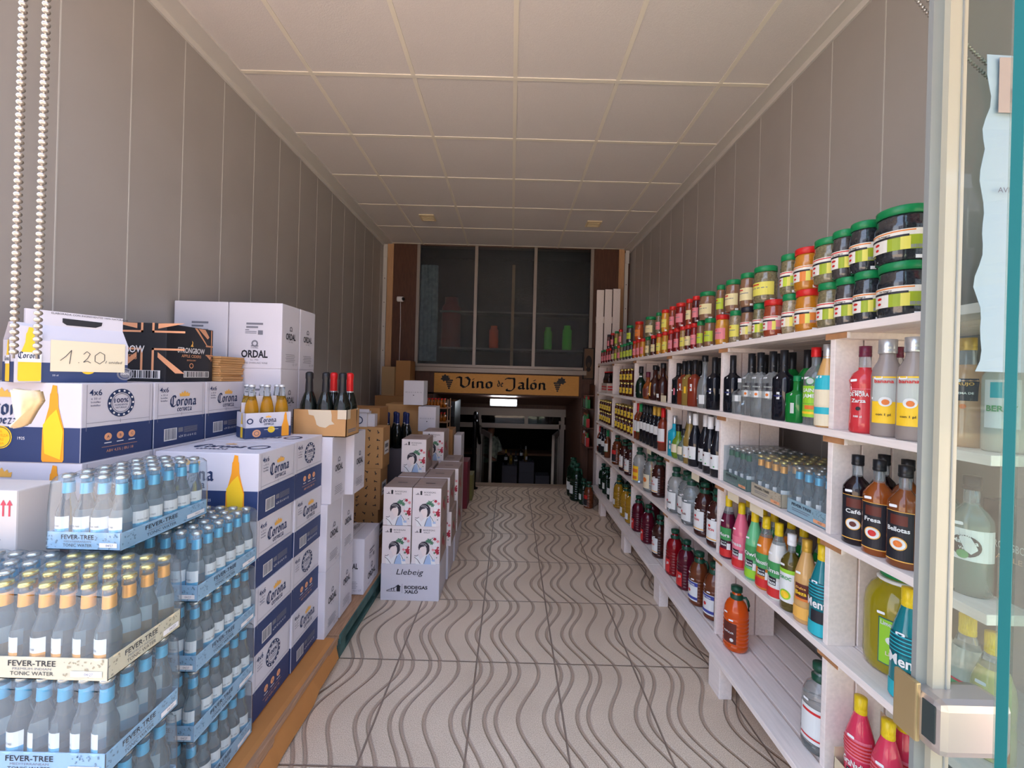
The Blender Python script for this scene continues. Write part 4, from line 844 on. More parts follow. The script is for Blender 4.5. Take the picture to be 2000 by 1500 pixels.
# boxes high at the left of the end wall and the camera
plain('shipping_carton', -1.6, -1.44, 4.95, 5.2, 1.2, 1.56, mat('tan_carton', (170, 140, 100), rough=.7), 'tan carton with a paper label at the left of the end wall') 
plain('shipping_carton', -1.44, -1.26, 5.0, 5.25, 1.2, 1.64, kraft_in, 'brown carton under the camera cable beside the tan carton')
plain('shipping_carton', -1.66, -1.24, 4.9, 5.28, 0, 1.2, kraft_in, 'large brown carton in the corner by the end wall')
t = empty('security_camera', (-1.50, YE, 2.46)); b = MB(); b.lathe([(.03, 0), (.035, .005), (.035, .075), (.03, .085)], whitep, 16); b.v = [(v[2] - .03, v[0] - .07, v[1] + 0) for v in b.v]; b.build('body', t); b = MB(); b.ball((.05, -.085, 0), .025, ink); b.build('lens', t); b = MB(); b.box(-.01, .01, -.04, 0, -.01, .01, whitep); b.build('bracket', t); b = MB(); b.tube([(0, -.02, -.02), (.005, -.01, -.3), (.0, -.008, -.82)], .004, whitep, 6); b.build('cable', t)
tag(t, 'small white security camera with a hanging cable on the brown wall', 'camera')
# black rail post
t = empty('handrail_post', (-.455, 5.24, 0)); b = MB(); bl = mat('black_gloss_metal', (22, 22, 24), rough=.25, metal=.5); b.lathe([(.028, 0), (.028, .85), (.03, .9)], bl, 16); b.tube([(0, 0, .88), (0, .01, .95), (0, .05, .98), (0, .2, .95), (0, .9, .45)], .026, bl, 12); b.build('post', t); b = MB(); b.lathe([(.06, 0), (.06, .012)], bl, 16); b.build('base_plate', t)
tag(t, 'black metal handrail post at the top of the back stairs', 'handrail')

# ================================================================ RIGHT SHELVING
XS = 1.077; UY = [1.334, 2.039, 2.726, 3.487, 4.222, 4.912]
ZT = {'A': 1.318, 'B': .967, 'C': .596, 'D': .183, 'T': 1.662}
plank = mat('whitewashed_plank', (238, 226, 219), rough=.6, noise=.06, nscale=7, streak=(12, 1.2, 12), bump=.08)
rawend = mat('raw_wood_end', (176, 126, 84), rough=.7, noise=.15, nscale=30)
unit = empty('shelving_unit', (0, 0, 0))
for k, z in ZT.items():
    b = MB(); th = .024; bot = (k == 'D'); x0 = .99 if bot else XS - (.012 if k == 'T' else .016); y0, y1 = (.88, 4.93)
    n = 5 if bot else 4; x1 = 1.50
    for j in range(n):
        a = x0 + (x1 - x0) * j / n; c = x0 + (x1 - x0) * (j + 1) / n - (.012 if bot else .006)
        cuts = [y0, 2.45, y1] if j % 2 == 0 else [y0, 1.95, 3.3, y1]
        if bot: cuts = [y0, 3.1, y1] if j else [y0, 2.8, 4.86]
        for p, q in zip(cuts, cuts[1:]): b.rbox(a, c, p + .001, q - .002, z - th, z, plank, .002)
    b.build('shelf_board', unit)
for i, y in enumerate(UY):
    b = MB()
    for j in range(3):
        for lo, hi in (('D', 'C'), ('C', 'B'), ('B', 'A'), ('A', 'T')):
            b.rbox(XS + .101 * j, XS + .094 + .101 * j, y, y + .02, ZT[lo], ZT[hi] - .024, plank, .002)
    b.build('upright', unit)
    for k in 'CBAT':
        b = MB(); z = ZT[k] - .024; b.rbox(XS + .006, XS + .33, y - .04, y - .0, z - .021, z, plank, .002); b.box(XS - .004, XS + .006, y - .052, y + .036, z - .021, z - .001, plank); b.box(XS - .0052, XS - .004, y - .051, y + .035, z - .0205, z - .0015, rawend); b.build('cleat', unit)
for y in (1.1, 1.85, 2.6, 3.4, 4.3):
    b = MB(); b.rbox(1.0, 1.06, y, y + .1, 0, .158, plank, .003); b.build('foot_block', unit); b = MB(); b.rbox(1.4, 1.46, y, y + .1, 0, .158, plank, .003); b.build('foot_block', unit)
tag(unit, 'long whitewashed plank shelving unit with six uprights along the right wall', 'shelves')
P = empty('wooden_pallet', (0, 5.15, 0)); b = None
for j, x in enumerate((1.075, 1.18, 1.285)):
    b = MB(); b.rbox(x, x + .092, -.01, .01, .0, 2.62 + .01 * j, plank, .003); b.build('plank', P)
b = MB(); 
for z in (.3, 1.3, 2.2): b.rbox(1.075, 1.377, .011, .03, z, z + .08, plank, .002)
b.build('batten', P); tag(P, 'three upright whitewashed planks standing at the far end of the shelving', 'panel')
P = empty('framed_picture', (0, 5.33, 0)); b = MB(); fr_ = mat('dark_frame', (26, 20, 18), rough=.4)
x0, x1, z0, z1_ = .955, 1.10, 1.47, 1.885
for a in ((x0, x1, z0, z0 + .012), (x0, x1, z1_ - .012, z1_), (x0, x0 + .012, z0, z1_), (x1 - .012, x1, z0, z1_)): b.box(a[0], a[1], -.012, .012, a[2], a[3], fr_)
b.build('frame', P); b = MB(); b.box(x0 + .012, x1 - .012, -.004, .004, z0 + .012, z1_ - .012, mat('sepia_paper', (104, 78, 58), rough=.7)); b.flat([disc(1.028, 1.70, .042, 20, .085), disc(1.028, 1.60, .03, 20, .03)], mat('sepia_dark', (34, 28, 26), rough=.7), lift(((0, -.004, 0), (1, 0, 0), (0, 0, 1)), 2)); b.flat([disc(1.028, 1.66, .02, 16, .035)], mat('sepia_mid', (66, 52, 42), rough=.7), lift(((0, -.004, 0), (1, 0, 0), (0, 0, 1)), 3)); b.build('print', P)
tag(P, 'dark framed sepia oval picture between the frosted window and the planks', 'picture')

# ---- jars on the top shelf
LID = {'g': mat('green_lid', (20, 130, 74), rough=.35), 'r': mat('red_lid', (206, 38, 34), rough=.35), 'k': mat('dark_lid', (36, 34, 44), rough=.35)}
FILL = {'tea': (44, 46, 50), 'tea2': (66, 62, 60), 'herb': (118, 108, 78), 'pale': (150, 134, 104), 'curry': (190, 122, 34), 'mustard': (204, 142, 48), 'brown': (134, 98, 72), 'paprika': (150, 66, 40), 'red': (128, 26, 24), 'dkred': (84, 28, 26), 'tan': (160, 128, 84), 'orange': (176, 76, 28)}
FM = {k: mat('fill_' + k, v, rough=.12, noise=.35 if k in ('tea', 'tea2', 'herb', 'pale', 'tan') else .08, nscale=140, coat=.8, trans=.0) for k, v in FILL.items()}
headp = mat('jar_label_white', (232, 226, 214), rough=.5); LBL = {'te': (158, 176, 40), 'lime': (186, 206, 60), 'yel': (226, 216, 96), 'cream': (228, 214, 160), 'pink': (226, 132, 140), 'or': (228, 132, 56)}
LM = {k: mat('jar_label_' + k, v, rough=.5) for k, v in LBL.items()}
stick = mat('price_sticker', (240, 240, 240), rough=.5); barm_ = mat('bar_grey', (150, 150, 160), rough=.6)
jc = {}
def jar_kind(r, h, lid, fill, lbl, det):
    key = (round(r * 500), lid, fill, lbl, det)
    if key in jc: return jc[key]
    r = round(r * 500) / 500; P = Proto('spice_jar'); b = MB()
    b.lathe([(r * .8, 0), (r * .93, .004), (r * .95, .016), (r * .98, .022), (r * .98, h * .56), (r, h * .6), (r, h * .66), (r * .95, h * .70), (r * .93, h * .80), (r * .86, h * .86)], FM[fill], 24); b.build('body', P.root)
    b = MB(); b.lathe([(r * .9, h * .845), (r * .95, h * .85), (r * .95, h * .985), (r * .9, h), (.001, h)], LID[lid], 28, cap=False); b.build('lid', P.root)
    b = MB(); F = cyl_fr(r * .985, eps=.0007); F2 = cyl_fr(r * .985, eps=.0013); F3 = cyl_fr(r * .985, eps=.0019); w_ = r * 1.15; z0, z1 = h * .2, h * .56
    b.flat([patch(-w_, w_, z0, z1, 12)], LM[lbl], F)
    if det:
        b.flat([patch(-w_, -w_ * .15, z0, z1 * .78, 6)], headp, F2); b.flat([patch(-w_, w_, z1 * .8, z1, 12)], headp, F2); b.flat([patch(-w_, w_ * .5, z1 * .76, z1 * .83, 8)], blackp, F3); b.flat([patch(w_ * .25, w_ * .55, z0, z1 * .76, 3)], LM['yel'], F3)
        b.flat([disc(-w_ * .55, z0 + (z1 - z0) * .46, .008, 12, .004), disc(-w_ * .55, z0 + (z1 - z0) * .2, .006, 10, .004)], LID['r'], F3); b.flat([patch(-w_, w_ * .7, z1 * .93, z1 * .97, 8)], LM['or'] if fill in ('curry', 'tea') else LID['r'], F3); b.flat(barcode(w_ * .55, w_ * .95, z0 + .002, z0 + .012), barm_, F3)
        if fill in ('tea', 'tea2'): b.flat(text('Té Negro', -w_ * .3, z1 * .845, .0055, .034, bold=.02), blackp, F3)
    else:
        b.flat([patch(-w_ * .9, -w_ * .1, z1 * .86, z1 * .92, 4)], LID['r'], F2); b.flat([patch(-w_ * .8, w_ * .5, z1 * .7, z1 * .74, 4)], grayp, F2)
    b.build('label', P.root)
    b = MB(); b.flat([patch(-r * .1 + r * .9, r * 1.25, .006, .016, 3)], stick, cyl_fr(r * .95, eps=.0012)); b.build('price_sticker', P.root); jc[key] = P.seal(); return P
JH = .163
# (px of the foot centre, width px, lid, contents, label, depth offset)
low = [(1760, 70, 'g', 'tea', 'te'), (1704, 44, 'g', 'tea', 'te'), (1662, 42, 'g', 'tea2', 'te'), (1620, 42, 'g', 'herb', 'te'), (1577, 43, 'r', 'curry', 'or'), (1543, 29, 'g', 'pale', 'cream'), (1510, 35, 'r', 'paprika', 'pink'), (1482, 22, 'g', 'herb', 'lime'), (1459, 25, 'k', 'brown', 'cream'), (1436, 22, 'g', 'pale', 'yel'), (1410, 25, 'r', 'mustard', 'pink'), (1386, 21, 'g', 'brown', 'lime'), (1368, 14, 'g', 'brown', 'lime'), (1355.5, 13, 'r', 'red', 'pink'), (1344, 10, 'r', 'dkred', 'cream'), (1334, 11, 'r', 'tan', 'yel'), (1322, 12, 'r', 'red', 'pink'), (1310.5, 11, 'r', 'red', 'pink'), (1298.5, 12, 'r', 'mustard', 'yel'), (1287, 11, 'r', 'mustard', 'yel'), (1276, 10, 'r', 'dkred', 'cream'), (1265, 10.5, 'g', 'herb', 'cream'), (1255, 9, 'r', 'mustard', 'pink'), (1247, 8, 'r', 'orange', 'pink'), (1240, 7, 'r', 'orange', 'pink'), (1233, 7.5, 'g', 'tea', 'lime'), (1226.5, 7, 'g', 'tea2', 'lime'), (1220.5, 6.5, 'g', 'tea2', 'lime'), (1214.5, 6, 'g', 'herb', 'lime'), (1208.8, 6, 'r', 'brown', 'pink'), (1203, 6, 'g', 'tan', 'lime'), (1197.3, 6, 'k', 'dkred', 'cream'), (1191.8, 5.5, 'r', 'dkred', 'pink'), (1186.8, 5.2, 'r', 'red', 'pink'), (1181.8, 5, 'g', 'red', 'pink'), (1177, 5, 'g', 'red', 'pink')]
upj = [(1760, 78, 'g', 'tea', 'te'), (1700, 46, 'g', 'tea', 'te'), (1663, 38, 'g', 'tea2', 'te'), (1622, 51, 'g', 'herb', 'te'), (1575, 43, 'r', 'curry', 'or'), (1541, 30, 'g', 'herb', 'lime'), (1494, 42, 'g', 'herb', 'yel'), (1459, 26, 'g', 'brown', 'cream'), (1431, 28, 'g', 'brown', 'cream'), (1407, 16, 'g', 'brown', 'lime'), (1381, 31, 'g', 'brown', 'cream'), (1359, 14, 'r', 'dkred', 'pink'), (1346, 13, 'r', 'paprika', 'cream'), (1329, 20, 'r', 'red', 'pink'), (1313, 12, 'r', 'paprika', 'pink'), (1299, 16, 'r', 'mustard', 'yel'), (1286, 10, 'g', 'herb', 'pink'), (1270, 21, 'g', 'herb', 'cream'), (1248, 18, 'r', 'orange', 'or'), (1230, 14, 'g', 'tea2', 'lime'), (1212, 9, 'r', 'brown', 'pink'), (1204, 7.5, 'g', 'tan', 'lime'), (1196, 7, 'r', 'dkred', 'pink'), (1189, 6, 'k', 'dkred', 'pink')]
ORD = ['first', 'second', 'third', 'fourth', 'fifth', 'sixth', 'seventh', 'eighth', 'ninth', 'tenth', 'eleventh', 'twelfth', 'thirteenth', 'fourteenth', 'fifteenth', 'sixteenth', 'seventeenth', 'eighteenth', 'nineteenth', 'twentieth']
def ordn(n):
    if n < 20: return ORD[n]
    return 'twenty-' + ORD[n - 20] if n < 29 else ('thirtieth' if n == 29 else 'thirty-' + ORD[n - 30])
FN = {'tea': 'black tea', 'tea2': 'dark tea', 'herb': 'dried herbs', 'pale': 'pale herbs', 'curry': 'yellow curry', 'mustard': 'mustard yellow spice', 'brown': 'brown spice', 'paprika': 'reddish spice', 'red': 'red spice', 'dkred': 'dark red spice', 'tan': 'tan spice', 'orange': 'orange spice'}
LN = {'g': 'green-lidded', 'r': 'red-lidded', 'k': 'black-lidded'}
R = random.Random(21)
for tier, lst in (('lower', low), ('upper', upj)):
    placed = []
    for i, (px, wpx, lid, fill, lb) in enumerate(lst):
        Xc = XS + .02 + .045; z = ZT['T'] + (0 if tier == 'lower' else JH)
        for _ in range(3):
            Y = solveY(px, Xc, z); r = min(.062, max(.022, wpx / 2 * math.hypot(Y, Xc * .55) / FPX * .93)); Xc = XS + .012 + max(r, .03)
        placed.append((Y, Xc, r, lid, fill, lb, z))
    # keep neighbours clear of each other
    for i in range(1, len(placed)):
        Y, Xc, r, *rest = placed[i]; Yp, Xp, rp = placed[i - 1][:3]
        need = math.sqrt(max(0, (r + rp + .001) ** 2 - (Xc - Xp) ** 2))
        if Y - Yp < need:
            r2 = r * .98; Y = Yp + need
        placed[i] = (Y, Xc, r, *rest)
    n = len(placed)
    for i, (Y, Xc, r, lid, fill, lb, z) in enumerate(placed):
        jar_kind(r, JH, lid, fill, lb, i < 9 and tier == 'lower' or i < 6).place((Xc, Y, z), math.radians(-52 - min(20, Y * 6)) + R.uniform(-.12, .12), '%s jar of %s, %s from right, %s row of top shelf' % (LN[lid], FN[fill], ordn(i), tier), 'jar', 'spice jars on the top shelf')
for px, dx, z, lab in ((1517, .13, 0, 'black-lidded jar of dark spice standing behind the green-lidded upper jars'), (1550, .12, JH, 'green-lidded jar of pale herbs partly hidden behind the upper red curry jar')):
    Xc = XS + .05 + dx; Y = solveY(px, Xc, ZT['T'] + z)
    jar_kind(.034, JH, 'k' if z == 0 else 'g', 'dkred' if z == 0 else 'pale', 'cream', False).place((Xc, Y, ZT['T']), -1.1, lab, 'jar', 'spice jars on the top shelf') if z == 0 else None
    if z: 
        P = jar_kind(.034, JH, 'g', 'pale', 'cream', False); P.place((Xc, Y, ZT['T']), -1.1, 'green-lidded jar of pale herbs behind the lower red curry jar', 'jar', 'spice jars on the top shelf'); P.place((Xc, Y, ZT['T'] + JH), -1.1, lab, 'jar', 'spice jars on the top shelf')

# ---- bottles
def prof(kind, h, r):
    if kind == 'wine': return [(r * .85, 0), (r, .004), (r, h * .58), (r * .93, h * .64), (r * .62, h * .71), (r * .40, h * .76), (r * .36, h * .98)]
    if kind == 'rhine': return [(r * .85, 0), (r, .004), (r, h * .45), (r * .92, h * .54), (r * .66, h * .66), (r * .42, h * .76), (r * .36, h * .98)]
    if kind == 'liquor': return [(r * .9, 0), (r, .005), (r, h * .60), (r * .96, h * .64), (r * .7, h * .70), (r * .40, h * .745), (r * .36, h * .76), (r * .36, h * .97)]
    if kind == 'waist': return [(r * .85, 0), (r, .006), (r * .99, h * .12), (r * .92, h * .4), (r * .98, h * .55), (r * 1.04, h * .60), (r * .8, h * .68), (r * .45, h * .72), (r * .42, h * .75), (r * .40, h * .95)]
    if kind == 'juice': return [(r * .85, 0), (r, .006), (r, h * .18), (r * .97, h * .35), (r * 1.0, h * .50), (r * .92, h * .60), (r * .66, h * .72), (r * .42, h * .83), (r * .37, h * .97)]
    if kind == 'frost': return [(r * .9, 0), (r, .006), (r, h * .62), (r * .9, h * .70), (r * .62, h * .77), (r * .52, h * .82), (r * .5, h * .96)]
    if kind == 'round': return [(r * .7, 0), (r * .9, .01), (r * 1.0, h * .18), (r, h * .36), (r * .82, h * .52), (r * .45, h * .62), (r * .36, h * .66), (r * .34, h * .95)]
    if kind == 'square': return [(r * .9, 0), (r, .004), (r, h * .58), (r * .95, h * .61), (r * .5, h * .66), (r * .36, h * .7), (r * .34, h * .97)]
    if kind == 'jug':
        p = [(r * .8, 0), (r * .97, .008)]
        for k in range(8): z = h * (.06 + .06 * k); p += [(r, z), (r, z + h * .032), (r * .955, z + h * .042), (r * .955, z + h * .05)]
        return p + [(r, h * .56), (r * .93, h * .66), (r * .72, h * .75), (r * .42, h * .81), (r * .36, h * .83), (r * .36, h * .96)]
    if kind == 'demijohn': return [(r * .8, 0), (r * .96, .008), (r, .03), (r, h * .60), (r * .96, h * .70), (r * .8, h * .80), (r * .55, h * .87), (r * .46, h * .89), (r * .46, h * .97)]
BC = {}
G = {n: mat('liquid_' + n, c, rough=ro, trans=tr, coat=.6, ior=1.3) for n, c, ro, tr in (
    ('mora', (204, 58, 64), .15, 0), ('frost', (168, 156, 150), .45, .25), ('coffee', (30, 18, 22), .06, .0), ('amber', (186, 98, 40), .05, .5), ('hazel', (150, 84, 42), .05, .4), ('teal', (26, 120, 128), .15, 0), ('lime', (156, 142, 24), .12, .1), ('purple', (98, 24, 52), .12, .1), ('pink', (222, 104, 128), .15, 0), ('green', (104, 186, 130), .15, 0), ('orange', (208, 120, 38), .15, 0), ('white', (222, 220, 212), .15, 0), ('gold', (206, 160, 98), .2, 0), ('clear', (228, 234, 234), .05, .85), ('olive', (120, 104, 40), .06, .5), ('dark', (20, 22, 30), .06, 0), ('bgreen', (14, 40, 26), .05, .1), ('emerald', (16, 130, 52), .05, .3), ('redjug', (150, 14, 26), .06, .25), ('wine', (88, 14, 34), .06, .1), ('ojug', (240, 96, 20), .06, .35), ('brown', (122, 62, 34), .06, .3), ('dbrown', (62, 28, 24), .06, .1), ('oil', (196, 150, 40), .06, .4), ('turq', (30, 170, 196), .25, 0), ('limeg', (150, 190, 60), .05, .5), ('straw', (190, 160, 84), .05, .5), ('rose', (150, 62, 40), .06, .3), ('peachy', (206, 160, 120), .15, .1), ('grana', (214, 60, 90), .15, 0), ('cloud', (206, 208, 196), .15, .3), ('lemon', (222, 212, 140), .15, .2), ('honey', (140, 66, 16), .08, .2), ('jam', (70, 24, 14), .1, 0), ('cola', (40, 18, 16), .08, 0), ('mint', (150, 172, 162), .05, .6))}
CP = {'yel': mat('yellow_cap', (232, 196, 30), rough=.35, noise=.3, nscale=60, streak=(30, 30, 1)), 'blk': mat('black_cap', (26, 26, 30), rough=.35), 'mar': mat('maroon_cap', (104, 34, 56), rough=.35), 'sil': mat('silver_screw_cap', (206, 206, 206), rough=.3, metal=.7), 'wht': mat('white_cap', (232, 232, 232), rough=.35), 'red': redfoil, 'gld': mat('gold_cap_plain', (204, 160, 60), rough=.35, metal=.3), 'dgr': mat('dark_green_cap', (20, 72, 52), rough=.4), 'grn': LID['g']}
PL = {'w': lbw, 'k': blackp, 'gr': mat('label_green', (66, 150, 84), rough=.5), 'rd': mat('label_red', (206, 44, 44), rough=.5), 'ye': yel, 'li': mat('label_lime', (150, 206, 50), rough=.5), 'pk': mat('label_pink', (230, 120, 140), rough=.5), 'te': mat('label_teal', (40, 176, 190), rough=.5), 'cr': ivory, 'or': mat('label_orange', (222, 120, 50), rough=.5), 'bl': mat('label_blue', (60, 70, 150), rough=.5), 'br': mat('label_brown', (96, 40, 30), rough=.5), 'go': gold, 'gy': mat('label_grey', (190, 196, 190), rough=.5), 'dt': mat('label_deep_teal', (16, 84, 96), rough=.5)}
def bkind(key, shape, h, r, liq, cap, bands, texts=(), caph=.12, handle=False, discs=(), seg=20, sq=0, stickers=1, name='bottle'):
    if shape == 'juice' and caph == .12: caph = .17
    """bands: (material, z0, z1, half width in radians, centre); texts: (string, z, cap height, width, material)"""
    P = Proto(name); pr = prof(shape, h, r); b = MB(); b.lathe(pr, G[liq], seg, sq=sq, mfn=((lambda z: G['clear'] if z > h * .765 else G[liq]) if shape in ('juice', 'liquor', 'waist') and liq not in ('teal', 'pink', 'green', 'gold', 'grana') else None)); b.build('body', P.root)
    cr_ = {'demijohn': .48, 'frost': .56}.get(shape, .40) * r; b = MB()
    if handle:
        b.lathe([(cr_ * 1.25, h * .80), (cr_ * 1.3, h * .85), (cr_ * .9, h * .87), (cr_ * .85, h * .91), (cr_ * 1.15, h * .915), (cr_ * 1.15, h * .99), (.001, h)], CP[cap], 16, cap=False)
    else: b.lathe([(cr_ * 1.02, h * (1 - caph)), (cr_ * 1.08, h * (1 - caph) + .002), (cr_ * 1.08, h * (1 - caph * .75)), (cr_ * 1.02, h * (1 - caph * .7)), (cr_ * 1.06, h * (1 - caph * .65)), (cr_ * 1.06, h * .995), (.001, h)], CP[cap], 18, cap=False)
    b.build('cap', P.root)
    if handle:
        b = MB(); a = h
        if shape == 'demijohn': b.tube([(cr_ * 1.2 * math.cos(t) * (1.0 + .9 * math.sin(t / 2)), cr_ * 1.2 * math.sin(t), h * .88 + .05 * math.sin(t / 2)) for t in [2 * PI * k / 20 for k in range(20)]], .003, CP['wht'], 8); b.lathe([(cr_ * 1.3, h * .87), (cr_ * 1.35, h * .885), (cr_ * 1.2, h * .9)], CP['wht'], 18)
        else: b.tube([(cr_ * 1.0, 0, h * .83), (cr_ * 1.8, 0, h * .85), (r * .86, 0, h * .81), (r * .95, 0, h * .74), (r * .93, 0, h * .66)], .006, CP[cap], 8)
        o = b.build('handle', P.root); o.rotation_euler.z = .35
    rf = (lambda z, pr=pr: next((p[0] + (q[0] - p[0]) * (z - p[1]) / max(1e-6, q[1] - p[1]) for p, q in zip(pr, pr[1:]) if p[1] <= z <= q[1]), r)) if shape not in ('jug',) else None
    if bands:
        b = MB()
        for i, bd in enumerate(bands):
            m_, z0, z1, hw = bd[:4]; c = bd[4] if len(bd) > 4 else 0
            b.flat([patch((c - hw) * r, (c + hw) * r, z0 * h, z1 * h, 12, 6 if rf else 1)], PL[m_], cyl_fr(r * (1.02 if sq else 1.0), eps=.0007 + .0005 * i, rfn=rf))
        for i, (tx, z, th, tw, m_) in enumerate(texts): b.flat(text(tx, 0, z * h, th, tw, bold=.025), PL[m_], cyl_fr(r * (1.02 if sq else 1.0), eps=.004, rfn=rf))
        for i, (a, z, dr, m_) in enumerate(discs): b.flat([disc(a * r, z * h, dr, 20)], PL[m_], cyl_fr(r, eps=.0028 + .0004 * i, rfn=rf))
        b.build('label', P.root)
    if stickers:
        b = MB(); sz = h * .60; rr = (rf(sz) if rf else r * .98)
        for k in range(stickers): b.flat([xf([poly([(1, -.5), (1, .5), (.8, .7), (-.8, .7), (-1, .5), (-1, -.5), (-.8, -.7), (.8, -.7)])], .010, .0055, (-.35 + .5 * k) * r, sz - .03 * k, .1)[0]], stick, cyl_fr(rr, eps=.002, rfn=rf))
        b.build('price_sticker', P.root)
    BC[key] = P.seal(); return P
def fruit(key, liq, main, word, cap='yel', base='rd', h=.305, r=.036): bkind(key, 'juice', h, r, liq, cap, [(main, .30, .50, .9), (base, .04, .16, 1.0), ('k', .20, .30, .42), ('w', .16, .26, .22, .62)], [(word, .36, .017, .05, 'w'), ('Dama de', .262, .006, .024, 'w'), ('Baza', .215, .011, .026, 'w')])
bkind('mora', 'waist', .272, .037, 'mora', 'mar', [('pk', .50, .506, .9)], [('CREMA', .46, .007, .03, 'w'), ('DE MORA', .42, .011, .05, 'w'), ('Zarza', .35, .011, .036, 'w'), ('100 cl', .18, .006, .02, 'w')], caph=.13, discs=[(0, .28, .006, 'k')])
bkind('frosty', 'frost', .285, .036, 'frost', 'sil', [('gy', .34, .60, .8), ('ye', .14, .36, .8), ('ye', .60, .615, .8)], [('banana', .55, .010, .04, 'rd'), ('con 1 pl', .22, .006, .03, 'k')], caph=.15, discs=[(.1, .36, .014, 'w'), (.12, .355, .008, 'or')])
bkind('coffee', 'liquor', .28, .037, 'coffee', 'blk', [('k', .08, .55, .85), ('br', .42, .52, .5), ('go', .07, .08, .85), ('go', .55, .556, .85)], [('Café', .36, .012, .035, 'w')], discs=[(0, .24, .018, 'go'), (0, .24, .0155, 'w'), (0, .24, .008, 'br')])
bkind('strawb', 'liquor', .28, .037, 'amber', 'blk', [('k', .08, .55, .85), ('br', .42, .52, .5), ('go', .07, .08, .85), ('go', .55, .556, .85)], [('Fresa', .36, .012, .035, 'w')], discs=[(0, .24, .018, 'go'), (0, .24, .0155, 'w'), (0, .24, .009, 'rd')])
bkind('acorn', 'liquor', .28, .037, 'hazel', 'blk', [('k', .08, .55, .85), ('br', .42, .52, .5), ('go', .07, .08, .85), ('go', .55, .556, .85)], [('Bellotas', .36, .012, .045, 'w')], discs=[(0, .24, .018, 'go'), (0, .24, .0155, 'w'), (0, .24, .009, 'or')])
bkind('menta', 'juice', .31, .038, 'teal', 'yel', [('te', .02, .16, 1.4), ('dt', .42, .60, 1.2)] + [('te', .44 + .035 * k, .45 + .035 * k, 1.1) for k in range(5)] + [('k', .17, .30, .5)], [('Menta', .33, .028, .075, 'w'), ('Dama de', .262, .006, .03, 'w'), ('Baza', .20, .015, .036, 'w')])
bkind('grana', 'juice', .30, .038, 'grana', 'yel', [('pk', .40, .60, 1.2)] + [('rd', .42 + .035 * k, .435 + .035 * k, 1.1) for k in range(5)] + [('k', .12, .28, .55), ('rd', .02, .08, 1.2)], [('GraNadina', .31, .02, .065, 'w'), ('Dama de', .24, .008, .034, 'w'), ('Baza', .15, .017, .04, 'pk')])
bkind('limejug', 'demijohn', .31, .082, 'lime', 'grn', [('dt', .12, .56, .42), ('li', .13, .55, .39)], [('Limoncello', .50, .012, .055, 'w'), ('Licor', .22, .011, .03, 'cr')], handle=True, discs=[(-.06, .36, .011, 'w'), (.08, .33, .012, 'w')], stickers=2, name='demijohn')
fruit('purple', 'purple', 'gr', 'Mora'); fruit('pink', 'pink', 'pk', 'Fresa'); fruit('kiwi', 'green', 'gr', 'Kiwi', base='li'); fruit('orange', 'orange', 'gr', 'Melocotón'); fruit('white', 'white', 'gr', 'Lima')
bkind('dkgreenback', 'juice', .30, .036, 'emerald', 'yel', [], ())
bkind('apple', 'liquor', .29, .036, 'olive', 'wht', [('w', .12, .50, .9), ('li', .5, .55, .9)], [('OROC', .42, .012, .04, 'gr')], caph=.15, discs=[(0, .22, .019, 'li'), (0, .22, .014, 'ye')])
bkind('goldb', 'juice', .30, .037, 'gold', 'gld', [('br', .30, .48, .6), ('or', .28, .31, .6), ('go', .06, .2, .9)], [('Dulce', .42, .008, .03, 'go'), ('Beza', .35, .014, .034, 'ye')], caph=.15)
bkind('sorbet', 'juice', .29, .038, 'cloud', 'yel', [('gr', .22, .46, .95), ('rd', .44, .46, .95), ('or', .05, .22, .95), ('w', .1, .24, .35, .1), ('rd', .08, .20, .3, -.6)], (), discs=[(0, .36, .013, 'li'), (.3, .34, .010, 'ye')], stickers=0)
bkind('sorbety', 'juice', .29, .038, 'lemon', 'yel', [('gr', .22, .46, .95), ('rd', .44, .46, .95), ('or', .05, .22, .95), ('w', .1, .24, .35, .1), ('rd', .08, .20, .3, -.6)], (), discs=[(0, .36, .013, 'li'), (.3, .34, .010, 'ye')])
bkind('manzana', 'liquor', .285, .039, 'mint', 'blk', [('w', .3, .56, 1.5)], [('Licor', .50, .008, .022, 'w'), ('Manzana', .44, .010, .04, 'w'), ('Verde', .39, .007, .02, 'w')], discs=[(0, .42, .026, 'k'), (-.1, .35, .010, 'gr')])
bkind('cream', 'waist', .275, .038, 'peachy', 'gld', [('k', .42, .62, .7)], [('ORUJO', .56, .007, .035, 'go'), ('CREMA DE', .48, .005, .035, 'w')], discs=[(0, .37, .006, 'or')])
bkind('berry', 'liquor', .28, .037, 'cloud', 'sil', [('w', .2, .6, .8), ('te', .45, .58, .5)], [('BERRY', .34, .013, .045, 'gr')], stickers=0)
bkind('dksq', 'square', .285, .034, 'dark', 'blk', [('w', .30, .40, 1.5)], [('liquor', .34, .005, .03, 'bl')], caph=.32, sq=.4, discs=[(0, .35, .006, 'k')])
bkind('clsq', 'square', .285, .034, 'clear', 'blk', [('k', .42, .52, 1.5), ('w', .30, .40, 1.5)], [('VODKA', .455, .006, .03, 'gy')], caph=.32, sq=.4, discs=[(0, .35, .006, 'or')])
bkind('small_clear', 'square', .17, .030, 'clear', 'wht', [('k', .55, .7, 1.3), ('w', .35, .52, 1.3)], (), sq=.4, stickers=0)
bkind('emer', 'square', .18, .032, 'emerald', 'grn', [('gy', .2, .42, .8)], (), sq=.4)
bkind('emertall', 'liquor', .285, .033, 'emerald', 'blk', [('gy', .15, .3, .8)], (), caph=.3)
